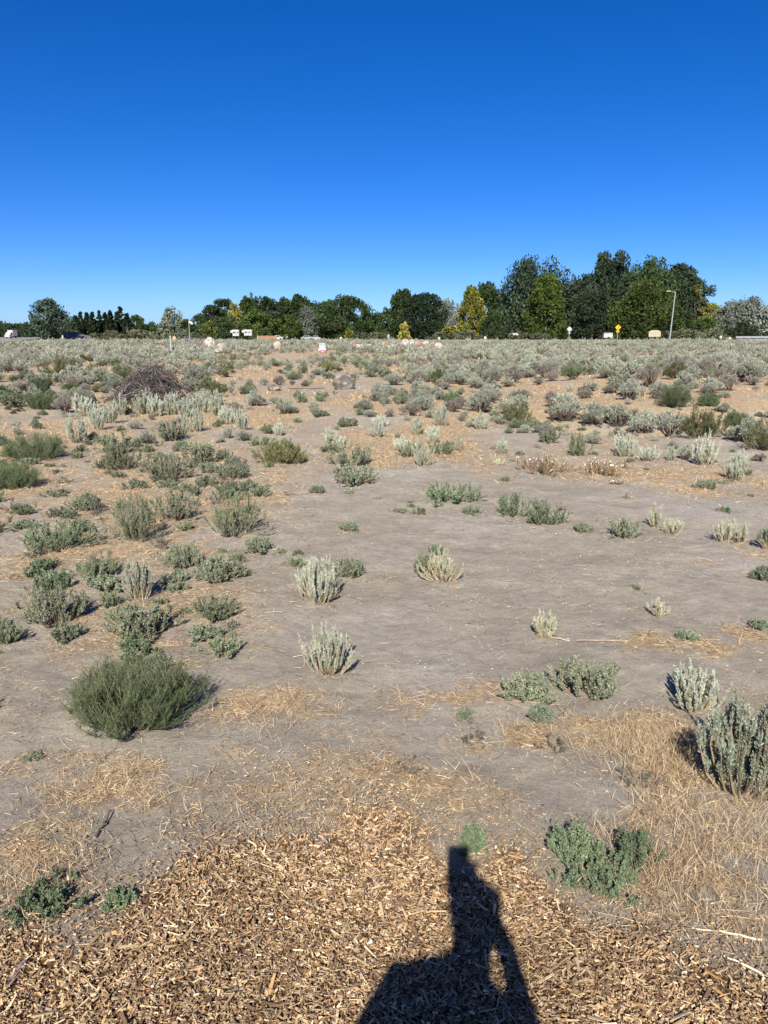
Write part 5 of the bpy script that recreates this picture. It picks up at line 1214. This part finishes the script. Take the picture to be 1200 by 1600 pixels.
def J(x, y, z, r): return (x, y - B, z - gzp, r)
J0 = [J(-.06, B, .96, (.16, .11)), J(-.065, B, 1.14, (.145, .10)), J(-.065, B, 1.30, (.155, .11)), J(-.06, B, 1.45, (.11, .075)), J(-.025, B + .01, 1.50, .056), J(-.01, B + .02, 1.57, .054),
      J(-.004, B + .03, 1.65, (.068, .090)), J(-.004, B + .03, 1.72, (.066, .088)),
      J(-.185, B, 1.455, .075), J(-.32, B - .02, 1.20, .052), J(-.28, B + .08, .94, .035), J(-.26, B + .10, .87, .028),
      J(.09, B, 1.385, .052), J(.165, B + .13, 1.15, .042), J(.108, B + .25, 1.37, .028), J(.04, B + .31, 1.50, .025),
      J(-.10, B, .90, .10), J(-.12, B + .01, .50, .062), J(-.13, B - .02, .09, .042), J(-.14, B + .10, .04, .035),
      J(.10, B, .90, .10), J(.12, B + .01, .50, .062), J(.13, B - .02, .09, .042), J(.14, B + .10, .04, .035)]
E0 = [(0, 1), (1, 2), (2, 3), (3, 4), (4, 5), (5, 6), (6, 7), (3, 8), (8, 9), (9, 10), (10, 11), (3, 12), (12, 13), (13, 14), (14, 15), (0, 16), (16, 17), (17, 18), (18, 19), (0, 20), (20, 21), (21, 22), (22, 23)]
skin('body', J0, E0, M_SKIN, person)
sh = [J(-.06, B, .90, (.175, .125)), J(-.065, B, 1.14, (.165, .12)), J(-.065, B, 1.30, (.17, .128)), J(-.075, B, 1.44, (.12, .09)), J(-.185, B, 1.45, .085), J(-.30, B - .015, 1.22, .068), J(.09, B, 1.375, .062), J(.155, B + .09, 1.22, .056)]
skin('shirt', sh, [(0, 1), (1, 2), (2, 3), (3, 4), (4, 5), (3, 6), (6, 7)], M_SHIRT, person)
skin('trousers', [J(0, B, .93, (.17, .125)), J(-.10, B, .86, .115), J(-.12, B + .01, .50, .08), J(-.13, B - .02, .12, .065), J(.10, B, .86, .115), J(.12, B + .01, .50, .08), J(.13, B - .02, .12, .065)], [(0, 1), (1, 2), (2, 3), (0, 4), (4, 5), (5, 6)], M_TROU, person)
skin('hair', [J(-.004, B + .0, 1.66, (.070, .08)), J(-.004, B + .01, 1.73, (.072, .09))], [(0, 1)], M_HAIR, person)
for s in (-1, 1): skin('shoe', [J(s * .13, B - .04, .05, .05), J(s * .14, B + .14, .04, .045)], [(0, 1)], M_SHOE, person)
for nm, x, y, z, r in (('nose', 0, B + .13, 1.655, .014), ('ear', -.070, B + .03, 1.655, .014), ('ear', .062, B + .03, 1.655, .014), ('eye', -.03, B + .118, 1.675, .012), ('eye', .03, B + .118, 1.675, .012)):
    bm = bmesh.new(); bmesh.ops.create_uvsphere(bm, u_segments=12, v_segments=8, radius=r); me = bpy.data.meshes.new(nm); bm.to_mesh(me); bm.free(); me.materials.append(M_SKIN if nm != 'eye' else M_WHITE); link(nm, me, person, J(x, y, z, 0)[:3])
ph = empty('phone', (-.019, -.022, CAM_H - .055)); ph.rotation_euler = (-PITCH, 0, 0); tag(ph, 'black phone held upright in the right hand of the person', 'phone')
MB().box(-.036, .036, -.004, .004, -.073, .073, .0035).done('phone_body', M_PHONE, ph); MB().box(-.033, .033, -.0052, -.0042, -.069, .069).done('screen', M_GLASS, ph)
HB = [J(.035, -.045, 1.50, .024), J(.02, -.036, 1.478, .02), J(-.005, -.034, 1.466, .016)]
for k in range(4):
    z = 1.485 + k * .021; skin('finger', [J(.033, -.038, z, .011), J(.030, -.010, z + .006, .009), J(.004 - .004 * k, -.002, z + .006, .008), J(-.014, -.003, z + .004, .007)], [(0, 1), (1, 2), (2, 3)], M_SKIN, person, 1)
skin('hand_palm', [J(.034, -.046, 1.497, .026), J(.034, -.043, 1.54, .022)], [(0, 1)], M_SKIN, person, 1)
skin('thumb', [J(.03, -.045, 1.50, .012), J(-.005, -.04, 1.52, .010), J(-.03, -.038, 1.545, .008)], [(0, 1), (1, 2)], M_SKIN, person, 1)
print('OBJECTS', len(scn.objects))
